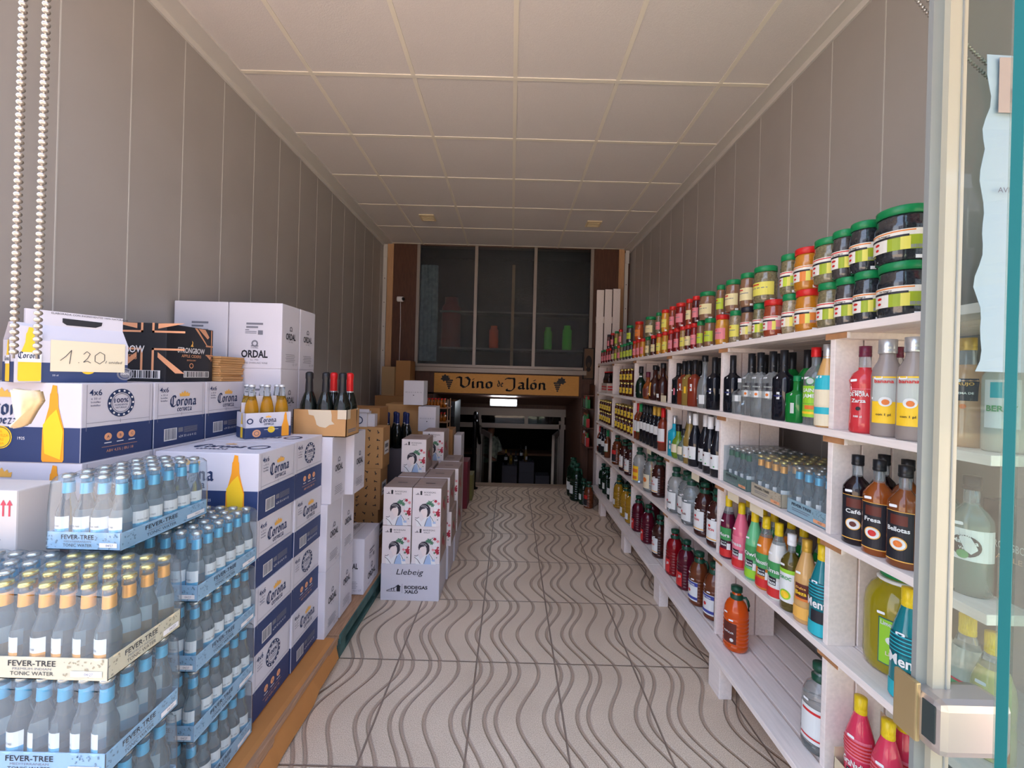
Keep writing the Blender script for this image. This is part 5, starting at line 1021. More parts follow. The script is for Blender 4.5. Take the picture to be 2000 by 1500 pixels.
bkind('saint', 'liquor', .285, .037, 'clear', 'red', [('li', .10, .50, 1.0), ('ye', .14, .17, 1.0), ('or', .2, .25, .5), ('gr', .27, .275, 1.0)], [('SAINT', .42, .013, .046, 'w'), ('JAMES', .35, .013, .046, 'w')], caph=.13, discs=[(0, .56, .014, 'gr'), (0, .56, .011, 'gy')])
bkind('yelteal', 'juice', .29, .036, 'gold', 'sil', [('cr', .02, .26, 1.5), ('te', .45, .62, 1.2), ('te', .16, .24, .9), ('cr', .26, .45, 1.2)], (), caph=.22)
bkind('pinklab', 'square', .27, .033, 'dark', 'blk', [('pk', .22, .38, 1.2)], (), caph=.3, sq=.4)
bkind('amberlab', 'square', .28, .034, 'rose', 'blk', [('w', .33, .48, 1.0)], (), caph=.32, sq=.4, discs=[(0, .4, .005, 'rd')])
bkind('yellab', 'square', .28, .034, 'straw', 'blk', [('ye', .27, .42, 1.2)], (), caph=.32, sq=.4)
bkind('peachb', 'liquor', .27, .036, 'peachy', 'blk', [('k', .4, .58, .9)], (), caph=.14)
bkind('tallclear', 'round', .30, .040, 'clear', 'blk', [('w', .08, .25, .4, .3)], (), caph=.12)
bkind('roundgreen', 'round', .27, .044, 'bgreen', 'blk', [('w', .66, .70, 1.5)], (), caph=.22)
bkind('squat', 'round', .22, .042, 'amber', 'mar', [('br', .1, .4, .9)], (), caph=.2)
bkind('brownjar', 'round', .27, .05, 'dbrown', 'blk', [('go', .12, .5, .18)], (), caph=.14)
bkind('cream_top', 'round', .28, .045, 'dbrown', 'blk', [('w', .1, .2, .3)], (), caph=.14)
bkind('turq', 'square', .27, .036, 'turq', 'sil', [('w', .18, .38, 1.5), ('dt', .38, .4, 1.5)], [('GIN', .27, .012, .03, 'bl')], caph=.2, sq=.3)
bkind('limeround', 'round', .22, .043, 'limeg', 'blk', [('cr', .18, .42, .6)], (), caph=.2)
bkind('clearround', 'round', .20, .040, 'mint', 'blk', [('cr', .2, .45, .6)], (), caph=.2)
bkind('whitewine', 'rhine', .31, .037, 'straw', 'sil', [('w', .12, .34, .9)], (), caph=.22, discs=[(0, .16, .005, 'go')], stickers=0)
bkind('darkwine', 'rhine', .31, .037, 'dark', 'wht', [('w', .14, .38, .9)], (), caph=.22, discs=[(-.3, .32, .006, 'br'), (.1, .18, .004, 'gr')], stickers=0)
bkind('redwine', 'wine', .305, .037, 'dark', 'blk', [('w', .34, .54, 1.1)], (), caph=.22, stickers=0)
bkind('redwineg', 'wine', .305, .037, 'dark', 'gld', [('w', .34, .54, 1.1)], (), caph=.22, stickers=0)
bkind('rosewine', 'wine', .305, .037, 'rose', 'red', [('w', .22, .52, 1.1), ('rd', .2, .22, 1.1)], (), caph=.22, stickers=0)
bkind('greenwine', 'wine', .305, .037, 'brown', 'grn', [('w', .22, .52, 1.1), ('gr', .22, .24, 1.1)], (), caph=.22, stickers=0)
def jug(key, liq, bands, texts=(), discs=(), st=2): bkind(key, 'jug', .30, .055, liq, 'dgr', bands, texts, handle=True, discs=discs, stickers=st, name='jug')
jug('jclear', 'clear', [('w', .10, .46, .75)], [('ANÍS', .22, .010, .03, 'br')], [(-.35, .27, .008, 'rd')]); jug('jred', 'redjug', [('rd', .08, .36, .6, -.3)], [('JI', .26, .014, .02, 'w')], (), 0); jug('jwine', 'wine', [('rd', .08, .36, .6, -.3)], [('JI', .26, .014, .02, 'w')], (), 0)
jug('jdark', 'dbrown', [('w', .12, .48, .7), ('go', .14, .16, .7)], [('RON', .3, .012, .03, 'rd')], [(-.2, .38, .007, 'rd')]); jug('jbrown', 'brown', [('w', .10, .46, .7), ('bl', .38, .45, .7), ('bl', .13, .18, .7)], [('BITTER', .395, .008, .05, 'w')], [(-.2, .28, .009, 'rd')]); jug('jorange', 'ojug', [('br', .14, .46, .6)], [('POPULAR', .3, .008, .045, 'w')], [(.25, .2, .008, 'w')], 2)
jug('jwhiter', 'clear', [('w', .14, .54, .75), ('rd', .47, .50, .6), ('rd', .18, .20, .7)], (), (), 1); jug('jyel', 'clear', [('ye', .08, .48, .7), ('or', .3, .4, .6), ('or', .12, .2, .5)], (), (), 1); jug('jamber', 'brown', [('k', .12, .36, .7), ('rd', .36, .5, .7), ('w', .1, .12, .7)], (), (), 1); jug('joil', 'oil', [('w', .12, .3, .4)], (), (), 0); jug('jblack', 'bgreen', [('w', .2, .42, .5)], (), (), 0); jug('jsunset', 'clear', [('cr', .1, .46, .7)], (), [(0, .32, .018, 'or')], 1)
SHN = {'A': 'second shelf', 'B': 'third shelf', 'C': 'fourth shelf', 'D': 'bottom shelf'}
BAYN = ['behind the glass', 'nearest bay', 'second bay', 'third bay', 'fourth bay', 'fifth bay', 'farthest bay']
items = {  # (bay, shelf): [(px, kind, description, depth offset)]
 (1, 'A'): [(1690, 'mora', 'red berry cream bottle with maroon cap', 0), (1732, 'frosty', 'frosted bottle with yellow banana label', .0), (1775, 'frosty', 'frosted bottle with yellow banana label', .0), (1748, 'mora', 'half hidden red bottle with maroon cap', .10)],
 (1, 'B'): [(1676, 'coffee', 'black coffee liqueur bottle with ornate label', 0), (1714, 'strawb', 'amber strawberry liqueur bottle with ornate label', 0), (1758, 'acorn', 'brown acorn liqueur bottle with ornate label', 0), (1724, 'coffee', 'half hidden dark liqueur bottle with black cap', .10), (1768, 'strawb', 'half hidden amber liqueur bottle with black cap', .10)],
 
 (0, 'A'): [(1842, 'cream', 'peach cream liqueur bottle with dark label', 0.07), (1893, 'cream', 'peach cream liqueur bottle with dark label', 0.05), (1950, 'berry', 'pale bottle with a berry label', 0.05)],
 (0, 'B'): [(1838, 'manzana', 'apple liqueur bottle with round black label', .07), (1893, 'manzana', 'apple liqueur bottle with round black label', .03)],
 (0, 'C'): [(1832, 'sorbet', 'cloudy lime syrup bottle with yellow cap', .085), (1882, 'sorbet', 'cloudy lime syrup bottle with yellow cap', .08), (1932, 'sorbety', 'pale yellow lime syrup bottle with yellow cap', .06)],
 (2, 'A'): [(1433, 'dksq', 'dark square liqueur bottle with white band', 0), (1450, 'small_clear', 'small clear flask with white label', -.0), (1465, 'clsq', 'clear square liqueur bottle with black neck', 0), (1484, 'clsq', 'clear square liqueur bottle with black neck', 0), (1505, 'clsq', 'clear square liqueur bottle with black neck', 0), (1530, 'dksq', 'dark square liqueur bottle with white band', 0), (1552, 'emer', 'short emerald green bottle', 0), (1566, 'emertall', 'tall green bottle with black neck foil', .03), (1584, 'saint', 'clear rum bottle with lime label and red cap', 0), (1614, 'yelteal', 'yellow and teal wrapped bottle with silver neck', 0),
            (1460, 'dksq', 'half hidden dark bottle with black neck', .1), (1492, 'dksq', 'half hidden dark bottle with black neck', .1), (1518, 'dksq', 'half hidden dark bottle with black neck', .1), (1545, 'emertall', 'half hidden green bottle with black neck', .1), (1598, 'dksq', 'half hidden dark bottle with black neck', .12)],
 (2, 'C'): [(1421, 'purple', 'purple fruit syrup bottle with yellow cap', 0), (1446, 'pink', 'pink strawberry syrup bottle with yellow cap', 0), (1472, 'kiwi', 'green kiwi syrup bottle with yellow cap', 0), (1494, 'orange', 'orange peach syrup bottle with yellow cap', 0), (1520, 'white', 'white lime syrup bottle with yellow cap', 0), (1543, 'apple', 'olive apple liqueur bottle with white cap', 0), (1571, 'goldb', 'caramel gold cream bottle with gold cap', 0), (1604, 'menta', 'teal mint syrup bottle with yellow cap', 0),
            (1461, 'purple', 'half hidden purple syrup bottle with yellow cap', .1), (1489, 'purple', 'half hidden purple syrup bottle with yellow cap', .1), (1510, 'dkgreenback', 'half hidden green syrup bottle with yellow cap', .1), (1545, 'orange', 'half hidden orange syrup bottle with yellow cap', .11), (1592, 'dkgreenback', 'half hidden green syrup bottle with yellow cap', .12), (1574, 'dkgreenback', 'half hidden green syrup bottle with yellow cap', .11)],
 (2, 'D'): [(1436, 'jorange', 'bright orange aperitif jug with dark green cap', 0), (1600, 'jwhiter', 'clear jug with red and white label', 0)],
 (3, 'A'): [(1307, 'peachb', 'peach coloured bottle with black cap', 0), (1318, 'pinklab', 'dark bottle with pink label', 0), (1331, 'amberlab', 'reddish bottle with white label', 0), (1342, 'yellab', 'straw yellow bottle with yellow label', 0), (1355, 'amberlab', 'reddish bottle with white label', 0), (1375, 'tallclear', 'tall clear bottle with black cap', 0), (1394, 'dksq', 'dark square bottle with white band', 0), (1404, 'dksq', 'dark square bottle with white band', 0.06), (1326, 'dksq', 'half hidden dark bottle with black neck', .1), (1350, 'dksq', 'half hidden dark bottle with black neck', .1), (1366, 'dksq', 'half hidden dark bottle with black neck', .1)],
 (3, 'B'): [(1311, 'turq', 'turquoise gin bottle with silver neck', 0), (1321, 'limeround', 'round lime green flask with cream label', 0), (1333, 'clearround', 'round pale flask with cream label', 0), (1346, 'whitewine', 'white wine bottle with silver foil', 0), (1360, 'darkwine', 'dark wine bottle with pale foil and white label', 0), (1372, 'darkwine', 'dark wine bottle with pale foil and white label', 0.02), (1386, 'darkwine', 'dark wine bottle with pale foil and white label', 0), (1401, 'darkwine', 'dark wine bottle with pale foil and white label', 0), (1379, 'darkwine', 'half hidden dark wine bottle with pale foil', .11), (1397, 'darkwine', 'half hidden dark wine bottle with pale foil', .11), (1338, 'whitewine', 'half hidden pale bottle with silver foil', .1)],
 (3, 'C'): [(1297, 'jclear', 'clear spirit jug with white label and green cap', 0), (1312, 'jclear', 'clear spirit jug with white label and green cap', 0), (1331, 'jclear', 'clear spirit jug with white label and green cap', 0.02), (1349, 'jclear', 'clear spirit jug with white label and green cap', 0), (1375, 'jdark', 'dark rum jug with white label and green cap', 0), (1401, 'jdark', 'dark rum jug with white label and green cap', 0), (1340, 'jclear', 'half hidden clear jug with green cap', .13), (1374, 'jdark', 'half hidden dark jug with green cap', .13)],
 (3, 'D'): [(1307, 'jred', 'red liqueur jug with green cap', 0), (1339, 'jwine', 'dark red liqueur jug with green cap', 0), (1364, 'jbrown', 'brown jug with blue and white label', 0), (1394, 'jbrown', 'brown jug with blue and white label', 0.02)],
 (4, 'A'): [(1251, 'roundgreen', 'round dark green bottle with black neck', 0), (1265, 'squat', 'squat amber bottle with maroon cap', 0), (1279, 'brownjar', 'round brown bottle with gold strip', 0), (1294, 'cream_top', 'round brown bottle with black cap', 0), (1283, 'peachb', 'half hidden peach bottle with black cap', .12), (1296, 'peachb', 'half hidden peach bottle with black cap', .12)],
 (4, 'B'): [(1243, 'rosewine', 'rosé wine bottle with red foil', 0), (1249, 'greenwine', 'amber wine bottle with green foil', 0), (1256, 'redwine', 'red wine bottle with white label', 0), (1263, 'redwine', 'red wine bottle with white label', 0), (1270, 'redwine', 'red wine bottle with white label', 0), (1277.5, 'redwineg', 'red wine bottle with gold foil', 0), (1285.5, 'redwineg', 'red wine bottle with gold foil', 0), (1294, 'rosewine', 'rosé wine bottle with red foil', 0)],
 (4, 'C'): [(1246, 'jyel', 'clear jug with bright yellow label', 0), (1270, 'jsunset', 'clear jug with orange sun label', .0), (1287, 'jdark', 'dark jug with green cap', .02), (1262, 'jyel', 'half hidden clear jug with yellow label', .12)],
 (4, 'D'): [(1238, 'jwine', 'dark red liqueur jug with green cap', 0), (1265, 'jwine', 'dark red liqueur jug with green cap', 0), (1288, 'jdark', 'dark jug with green cap', 0), (1250, 'jwine', 'half hidden dark red jug with green cap', .13)],
 (5, 'C'): [(1205, 'jamber', 'amber jug with dark label', 0), (1220, 'jdark', 'dark jug with white label', .0), (1231, 'jdark', 'dark jug with white label', 0), (1200, 'jamber', 'half hidden amber jug with green cap', .12)],
 (5, 'D'): [(1193, 'joil', 'yellow oil jug with dark green cap', -.08), (1206, 'joil', 'yellow oil jug with dark green cap', -.08), (1222, 'joil', 'yellow oil jug with dark green cap', -.05), (1205, 'jblack', 'black green jug with green cap', .08), (1218, 'jblack', 'black green jug with green cap', .1)],
 (6, 'C'): [(1168.5, 'rosewine', 'small amber bottle with blue label', 0), (1174, 'redwine', 'dark bottle with white label', 0), (1180, 'redwine', 'dark bottle with white label', 0), (1186, 'greenwine', 'amber bottle with white label', 0)],
 (6, 'D'): [(1170, 'jblack', 'black green oil jug with green cap', -.05), (1179, 'jblack', 'black green oil jug with green cap', -.04), (1188, 'jblack', 'black green oil jug with green cap', -.04)],
}
RAD = {'jug': .055}
def krad(k): return {'limejug': .083}.get(k, .055 if k[0] == 'j' else (.05 if k in ('brownjar',) else .038))
R = random.Random(8)
for (bay, sh), lst in items.items():
    el = []
    for (px, kd, desc, dx) in lst:
        r = krad(kd); Xc = XS - .010 + max(r, .036) + dx; el.append([solveY(px, Xc, ZT[sh]), Xc, r, kd, desc, dx, px])
    ylo = (UY[bay - 2] + .022 if bay >= 2 else (.885 if bay == 0 else .9)); yhi = (UY[bay - 1] - .002 if bay >= 1 else 1.2); base = {id(e): (e[0], e[1]) for e in el}
    if bay == 1: ylo = 1.03
    for it in range(300):
        for e in el:
            e[0] += (base[id(e)][0] - e[0]) * .03; e[1] += (base[id(e)][1] - e[1]) * .03
        for i, e in enumerate(el):
            for f in el[i + 1:]:
                dy, dxx = f[0] - e[0], f[1] - e[1]; d = math.hypot(dy, dxx) or 1e-4; need = e[2] + f[2] + .001
                if d < need:
                    k = (need - d) / 2; 
                    if abs(dxx) < .004: dxx = .01 * (1 if i % 2 else -1)
                    e[0] -= dy / d * k; f[0] += dy / d * k; e[1] -= dxx / d * k * .6; f[1] += dxx / d * k * .6
        for e in el: e[0] = min(max(e[0], ylo + e[2]), yhi - e[2]); e[1] = min(max(e[1], XS - .012 + e[2]), 1.495 - e[2])
    for back in (False, True):
        row = sorted([e for e in el if (e[5] >= .09) == back], key=lambda e: -e[6])
        for i, (Y, Xc, r, kd, desc, dx, px) in enumerate(row):
            rk = len(row) - 1 - i; where = ('%s, %s' % (SHN[sh], BAYN[bay])) if bay else '%s behind the glass door' % SHN[sh]
            lab = '%s, %s from left, %s' % (desc, ORD[rk], where) if not back else '%s, rear %s from left, %s' % (desc, ORD[rk], where)
            if len(lab.split()) > 16: lab = lab.replace('half hidden ', '').replace(' with ', ', ')
            BC[kd].place((Xc, Y, ZT[sh]), math.radians(-58 - min(18, (Y - 1) * 7)) + R.uniform(-.1, .1), lab, 'jug' if kd[0] == 'j' else 'bottle', '%s bottles' % SHN[sh])

BC['limejug'].place((1.215, 1.235, ZT['C']), math.radians(-52), 'large round jug of yellow-green lemon liqueur with green cap, fourth shelf', 'jug'); BC['menta'].place((1.125, 1.115, ZT['C']), math.radians(-50), 'teal mint syrup bottle beside the yellow-green jug, fourth shelf', 'bottle', 'mint bottles')
# short runs of small jars in the far bays (two tiers)
def small_jar(key, rgb_liq, r, h, capm, lab):
    P = Proto('preserve_jar'); b = MB(); b.lathe([(r * .85, 0), (r, .004), (r, h * .72), (r * .8, h * .82), (r * .75, h * .86)], G[rgb_liq], 16); b.build('body', P.root)
    b = MB(); b.lathe([(r * .82, h * .85), (r * .84, h * .86), (r * .84, h * .99), (.001, h)], capm, 16, cap=False); b.build('lid', P.root); b = MB(); b.flat([patch(-r, r, h * .18, h * .6, 8)], lab, cyl_fr(r, eps=.0008)); b.flat([disc(0, h * .4, r * .3, 10)], blackp, cyl_fr(r, eps=.0014)); b.build('label', P.root); BC[key] = P.seal()
ylab = mat('honey_label', (228, 192, 50), rough=.5)
small_jar('honey', 'honey', .04, .15, capg, ylab); small_jar('jam', 'jam', .024, .13, capg, ylab)
for bay, sh, pxs, kd, desc, H_, rows_ in ((5, 'A', [1203], 'honey', 'large honey jar with yellow label', .15, 2), (5, 'A', [1214, 1220.5, 1227, 1233.5], 'jam', 'dark preserve jar with yellow label', .13, 2), (5, 'B', [1199, 1204.5, 1210, 1216, 1222.5, 1229.5, 1236], 'jam', 'dark preserve jar with yellow label', .13, 2), (6, 'B', [1170, 1174, 1178, 1182.5, 1187, 1191.5], 'jam', 'dark preserve jar with yellow label', .13, 2)):
    lastY = None
    for i, px in enumerate(reversed(pxs)):
        r = .04 if kd == 'honey' else .024
        for row in range(2 if kd == 'jam' else 1):
            Xc = XS + .012 + r + row * .052; Y = solveY(px, XS + .012 + r, ZT[sh])
            if lastY is not None and row == 0: Y = max(Y, lastY + 2 * r + .001)
            if row == 0: lastY = Y
            Y = min(lastY, UY[bay - 1] - r - .003)
            if lastY > UY[bay - 1] - r: continue
            for tier in range(rows_):
                BC[kd].place((Xc, Y, ZT[sh] + H_ * tier), math.radians(-74), '%s, %s tier, %s shelf, %s' % (desc, ('lower', 'upper')[tier], {'A': 'second', 'B': 'third'}[sh], BAYN[bay]), 'jar', 'yellow labelled jars %s %s %d' % (SHN[sh], BAYN[bay], tier))
# soft-drink carrier in the far bay
t = empty('drinks_carrier', (XS + .10, 4.66, ZT['A'])); b = MB(); b.box(-.09, .09, -.13, .13, 0, .11, mat('red_cream_card', (206, 190, 176), rough=.6)); 
for z, m_ in ((.03, PL['rd']), (.06, PL['rd'])): b.flat([rect(.01, .25, z, z + .018)], m_, lift(((-.09, .13, 0), (0, -1, 0), (0, 0, 1)), 2)); b.flat([rect(.01, .17, z, z + .018)], m_, lift(((-.09, -.13, 0), (1, 0, 0), (0, 0, 1)), 2))
b.build('carton', t); q0 = None
for r_ in range(4):
    for c_ in range(3):
        if q0 is None: b = MB(); b.lathe([(.026, .09), (.027, .15), (.018, .18), (.012, .21), (.012, .235)], G['cola'], 12); q0 = b.build('bottle', t, (-.056, -.09, 0)); b = MB(); b.lathe([(.0135, .232), (.0135, .245)], redfoil, 12); c0 = b.build('cap', q0)
        else: q = q0.copy(); COL.objects.link(q); q.parent = t; q.location = (-.056 + c_ * .056, -.09 + r_ * .06, 0); s2 = c0.copy(); COL.objects.link(s2); s2.parent = q
tag(t, 'red and cream carton of small cola bottles, second shelf of the farthest bay', 'bottle pack')

# tonic trays on the third shelf (nearest but one bay)
def shelf_tray(rgb, band, capm, px, label, seed, nx, ny, yc):
    d = .049; hx, hy = nx * d / 2 + .002, ny * d / 2 + .002; t = empty('tonic_tray', (XS + .016 + hx, yc, ZT['B'])); tm = mat('shelf_tray_%d' % seed, rgb, rough=.6); b = MB(); spk = mat('shelf_speck_%d' % seed, tuple(int(v * .75) for v in rgb), rough=.6)
    b.box(-hx, hx, -hy, hy, 0, .002, tm)
    for x0, x1, y0, y1 in ((-hx, hx, -hy, -hy + .0015), (-hx, hx, hy - .0015, hy), (-hx, -hx + .0015, -hy, hy), (hx - .0015, hx, -hy, hy)): b.box(x0, x1, y0, y1, 0, .055, tm)
    R = random.Random(seed)
    for fa, ww in ((((-hx, hy, 0), (0, -1, 0), (0, 0, 1)), 2 * hy), (((-hx, -hy, 0), (1, 0, 0), (0, 0, 1)), 2 * hx)):
        b.flat(text('FEVER-TREE', ww * .38, .036, .010, ww * .5, bold=.02), blackp, lift(fa, 2)); b.flat([rect(ww * .14, ww * .6, .025, .027), rect(ww * .14, ww * .55, .018, .02)], grayp, lift(fa, 2)); b.flat([rect(ww * .68, ww * .96, .008, .02)], peach, lift(fa, 2)); b.flat(text('04/27', ww * .84, .011, .006), blackp, lift(fa, 3))
        for k in range(26): q = R.uniform(.001, .003); b.flat([xf([rect(-1, 1, -.6, .6)], q, q, ww * R.uniform(.66, .98), R.uniform(.022, .052), R.uniform(0, 3))[0]], spk, lift(fa, 1.5))
    b.build('tray', t); p0 = None
    for iy in range(ny):
        for ix in range(nx):
            x, y = -hx + .002 + d * (ix + .5), -hy + .002 + d * (iy + .5)
            if p0 is None:
                r = d / 2 - .0006; b = MB(); b.lathe([(r * .85, .003), (r, .008), (r, .07), (r * .96, .083), (r * .6, .112), (r * .5, .13), (r * .44, .172), (r * .5, .176)], TG, 14); p0 = b.build('bottle', t, (x, y, 0)); b = MB(); b.lathe([(r * .56, .173), (r * .62, .175), (r * .55, .182), (.0005, .183)], capm, 14, cap=False); c0 = b.build('cap', p0)
                b = MB(); b.lathe([(r * .51 + .0012, .136), (r * .46 + .0015, .163)], band, 14, cap=False); b.flat([patch(-r, r, .03, .07, 6)], lbw, cyl_fr(r, eps=.0006)); l0 = b.build('label', p0)
            else:
                q = p0.copy(); COL.objects.link(q); q.parent = t; q.location = (x, y, 0)
                for s_ in (c0, l0): s2 = s_.copy(); COL.objects.link(s2); s2.parent = q
    b = MB(); n1, n2 = 12, 12; vs = [(-hx + 2 * hx * i / n1, -hy + 2 * hy * j / n2, .187 - .006 * (i in (0, n1) or j in (0, n2))) for j in range(n2 + 1) for i in range(n1 + 1)]
    b.add(vs, [(j * (n1 + 1) + i, j * (n1 + 1) + i + 1, (j + 1) * (n1 + 1) + i + 1, (j + 1) * (n1 + 1) + i) for j in range(n2) for i in range(n1)], film, True)
    loop = [(-hx, -hy), (hx, -hy), (hx, hy), (-hx, hy)]; b.add([(x * 1.006, y * 1.006, z) for z in (.003, .181) for x, y in loop], [(k, (k + 1) % 4, 4 + (k + 1) % 4, 4 + k) for k in range(4)], film)
    b.build('shrink_film', t); tag(t, label, 'bottle pack', 'tonic trays on the third shelf')
shelf_tray((96, 128, 116), bandgr, caps_, 0, 'dark green tray of shrink-wrapped tonic bottles, left of three, third shelf', 31, 6, 4, 1.935)
shelf_tray((206, 184, 152), bandg, capg, 0, 'beige tray of gold-necked tonic bottles, middle of three, third shelf', 32, 6, 4, 1.70)
shelf_tray((150, 184, 196), bandb, caps_, 0, 'pale blue tray of tonic bottles, right of three, third shelf', 33, 6, 4, 1.465)
# black case behind the glass, carton with syrup bottles at the foot
t = empty('cider_case', (1.24, 1.0, ZT['B'])) ; b = MB(); b.rbox(-.16, .10, -.065, .045, 0, .23, bkc, .003); b.flat(text('STRONGBOW', .13, .12, .02, .2), whitep, lift(((-.16, -.065, 0), (1, 0, 0), (0, 0, 1)), 2)); b.flat(text('STRONGBOW', .055, .12, .018, .09), whitep, lift(((-.16, .045, 0), (0, -1, 0), (0, 0, 1)), 2)); b.flat(text('APPLE', .055, .095, .012, .05), peach, lift(((-.16, .045, 0), (0, -1, 0), (0, 0, 1)), 2)); b.build('carton', t); t.location = (1.335, .945, ZT['B']); tag(t, 'black cider case on the third shelf behind the glass door', 'box')
t = empty('display_carton', (1.165, 1.19, ZT['D'])); b = MB(); hx, hy = .075, .12
cm = mat('cream_carton', (214, 196, 164), rough=.7)
for x0, x1, y0, y1, z1 in ((-hx, hx, -hy, -hy + .002, .2), (-hx, hx, hy - .002, hy, .10), (-hx, -hx + .002, -hy, hy, .07), (hx - .002, hx, -hy, hy, .22)): b.box(x0, x1, y0, y1, 0, z1, cm)
b.box(-hx, hx, -hy, hy, 0, .002, cm); b.flat(text('LICOR', .12, .03, .014, .08), grayp, lift(((-hx, hy, 0), (0, -1, 0), (0, 0, 1)), 2))
b.add([(-hx, -hy, .07), (-hx, .0, .07), (-hx, -hy, .2)], [(0, 1, 2)], cm); b.build('carton', t); tag(t, 'opened cream carton holding red syrup bottles on the bottom shelf', 'box')
BC['grana'].place((1.130, 1.262, ZT['D'] + .003), math.radians(-58), 'red grenadine bottle with yellow cap in the cream carton, left one', 'bottle', 'grenadine bottles'); BC['grana'].place((1.135, 1.175, ZT['D'] + .003), math.radians(-50), 'red grenadine bottle with yellow cap in the cream carton, middle one', 'bottle', 'grenadine bottles'); BC['grana'].place((1.205, 1.20, ZT['D'] + .003), -1, 'red grenadine bottle with yellow cap in the cream carton, rear one', 'bottle', 'grenadine bottles')
# price cards hanging from shelf edges
for x, y, z, lab in ((XS - .008, 2.29, ZT['B'] - .03, 'cream price card on the third shelf edge below the dark wine bottles'), (XS - .008, 3.06, ZT['B'] - .025, 'small price card on the third shelf edge below the red wines'), (XS - .008, 1.90, ZT['B'] - .028, 'cream card hanging from the third shelf edge below the tonic trays'), (XS - .008, 1.72, ZT['B'] - .028, 'blank cream card under the beige tonic tray on the shelf edge'), (XS - .008, 2.8, ZT['A'] + .02, 'white price card clipped before the brown round bottles')):
    b = MB(); b.box(-.001, .001, -.045, .045, -.035, .028, ivory); o = b.build('price_card', loc=(x, y, z)); tag(o, lab, 'price card', 'price cards')
# dark jugs standing on the floor past the shelving
for X, Y, sc_, kd, desc in ((.925, 4.58, 1.0, 'jamber', 'amber jug with green cap on the floor in front of the dark ones'), (.89, 4.71, 1.0, 'jblack', 'smaller dark jug on the floor right behind the amber one'),
                            (.83, 4.86, 1.5, 'jblack', 'large dark jug on the floor by the shelving end, nearest of three'), (.82, 5.03, 1.5, 'jblack', 'large dark jug on the floor by the shelving end, middle of three'), (.84, 5.20, 1.5, 'jblack', 'large dark jug on the floor by the shelving end, farthest of three')):
    BC[kd].place((X, Y, 0), -1.2, desc, 'jug', 'jugs standing on the floor', sc=sc_)
# small wall shelf with packets right of the doorway
t = empty('wall_rack', (0, 0, 0)); b = MB()
for z in (.62, .86, 1.1, 1.27): b.box(.955, 1.06, 5.02, 5.33, z - .015, z, brown)
b.box(1.05, 1.06, 5.02, 5.33, 0, 1.4, brown); b.box(.955, 1.06, 5.33, 5.345, 0, 1.4, brown); b.build('frame', t); tag(t, 'narrow brown rack of packets between the shelving and the back doorway', 'rack')
R = random.Random(4); pkm = [mat('packet_%d' % i, c, rough=.4) for i, c in enumerate(((176, 40, 40), (206, 200, 200), (40, 120, 60), (60, 30, 30)))]
for zi, z in enumerate((.62, .86, 1.1)):
    for k in range(6):
        b = MB(); w_ = .02; b.rbox(-w_, w_, -w_, w_, 0, R.uniform(.1, .15), pkm[R.randrange(4)], .004); b.lathe([(.012, .1), (.012, .17)], pkm[R.randrange(3)], 8); o = b.build('snack_packet', loc=(.985, 5.05 + k * .047, z)); tag(o, 'small packet in the row on the narrow brown rack, %s tier' % ('lower', 'middle', 'upper')[zi], 'packet', 'packets on the rack %s tier' % ('lower', 'middle', 'upper')[zi])
# dim goods and a person in the lower room
R = random.Random(6); gw = mat('grey_stock_carton', (110, 108, 116), rough=.7)
for i, (x, z, w_, h2) in enumerate(((.02, -1.2, .3, .38), (.36, -1.2, .3, .42), (.68, -1.2, .28, .42), (.02, -.82, .3, .34), (.36, -.78, .3, .36), (.68, -.78, .28, .3), (.02, -.48, .3, .18), (.36, -.42, .3, .2))):
    plain('stock_carton', x - w_ / 2, x + w_ / 2, 8.0, 8.3, z, z + h2, gw, 'grey stock carton in the dim lower room, stacked beyond the glass doors', None, 'stock cartons in the lower room')
for i in range(8): BC[('redwineg', 'yellab', 'clsq', 'redwine', 'whitewine', 'jclear', 'redwineg', 'darkwine')[i]].place((-.06 + i * .1 if i < 6 else .02 + (i - 6) * .12, 8.1 + .07 * (i % 2), (-.30 if i < 3 or i >= 6 else (-.22 if i < 5 else -.48))), .2 * i, 'bottle standing on the cartons in the dim lower room', 'bottle', 'bottles in the lower room') if i < 6 else None
t = empty('counter', (-.1, 9.1, -1.2)); b = MB(); b.rbox(-1.3, 1.3, -.2, .2, 0, .95, dark, .01); b.build('body', t); b = MB(); b.rbox(-1.35, 1.35, -.25, .25, .95, 1.0, wood, .005); b.build('worktop', t); tag(t, 'dark counter deep in the lower room', 'counter')
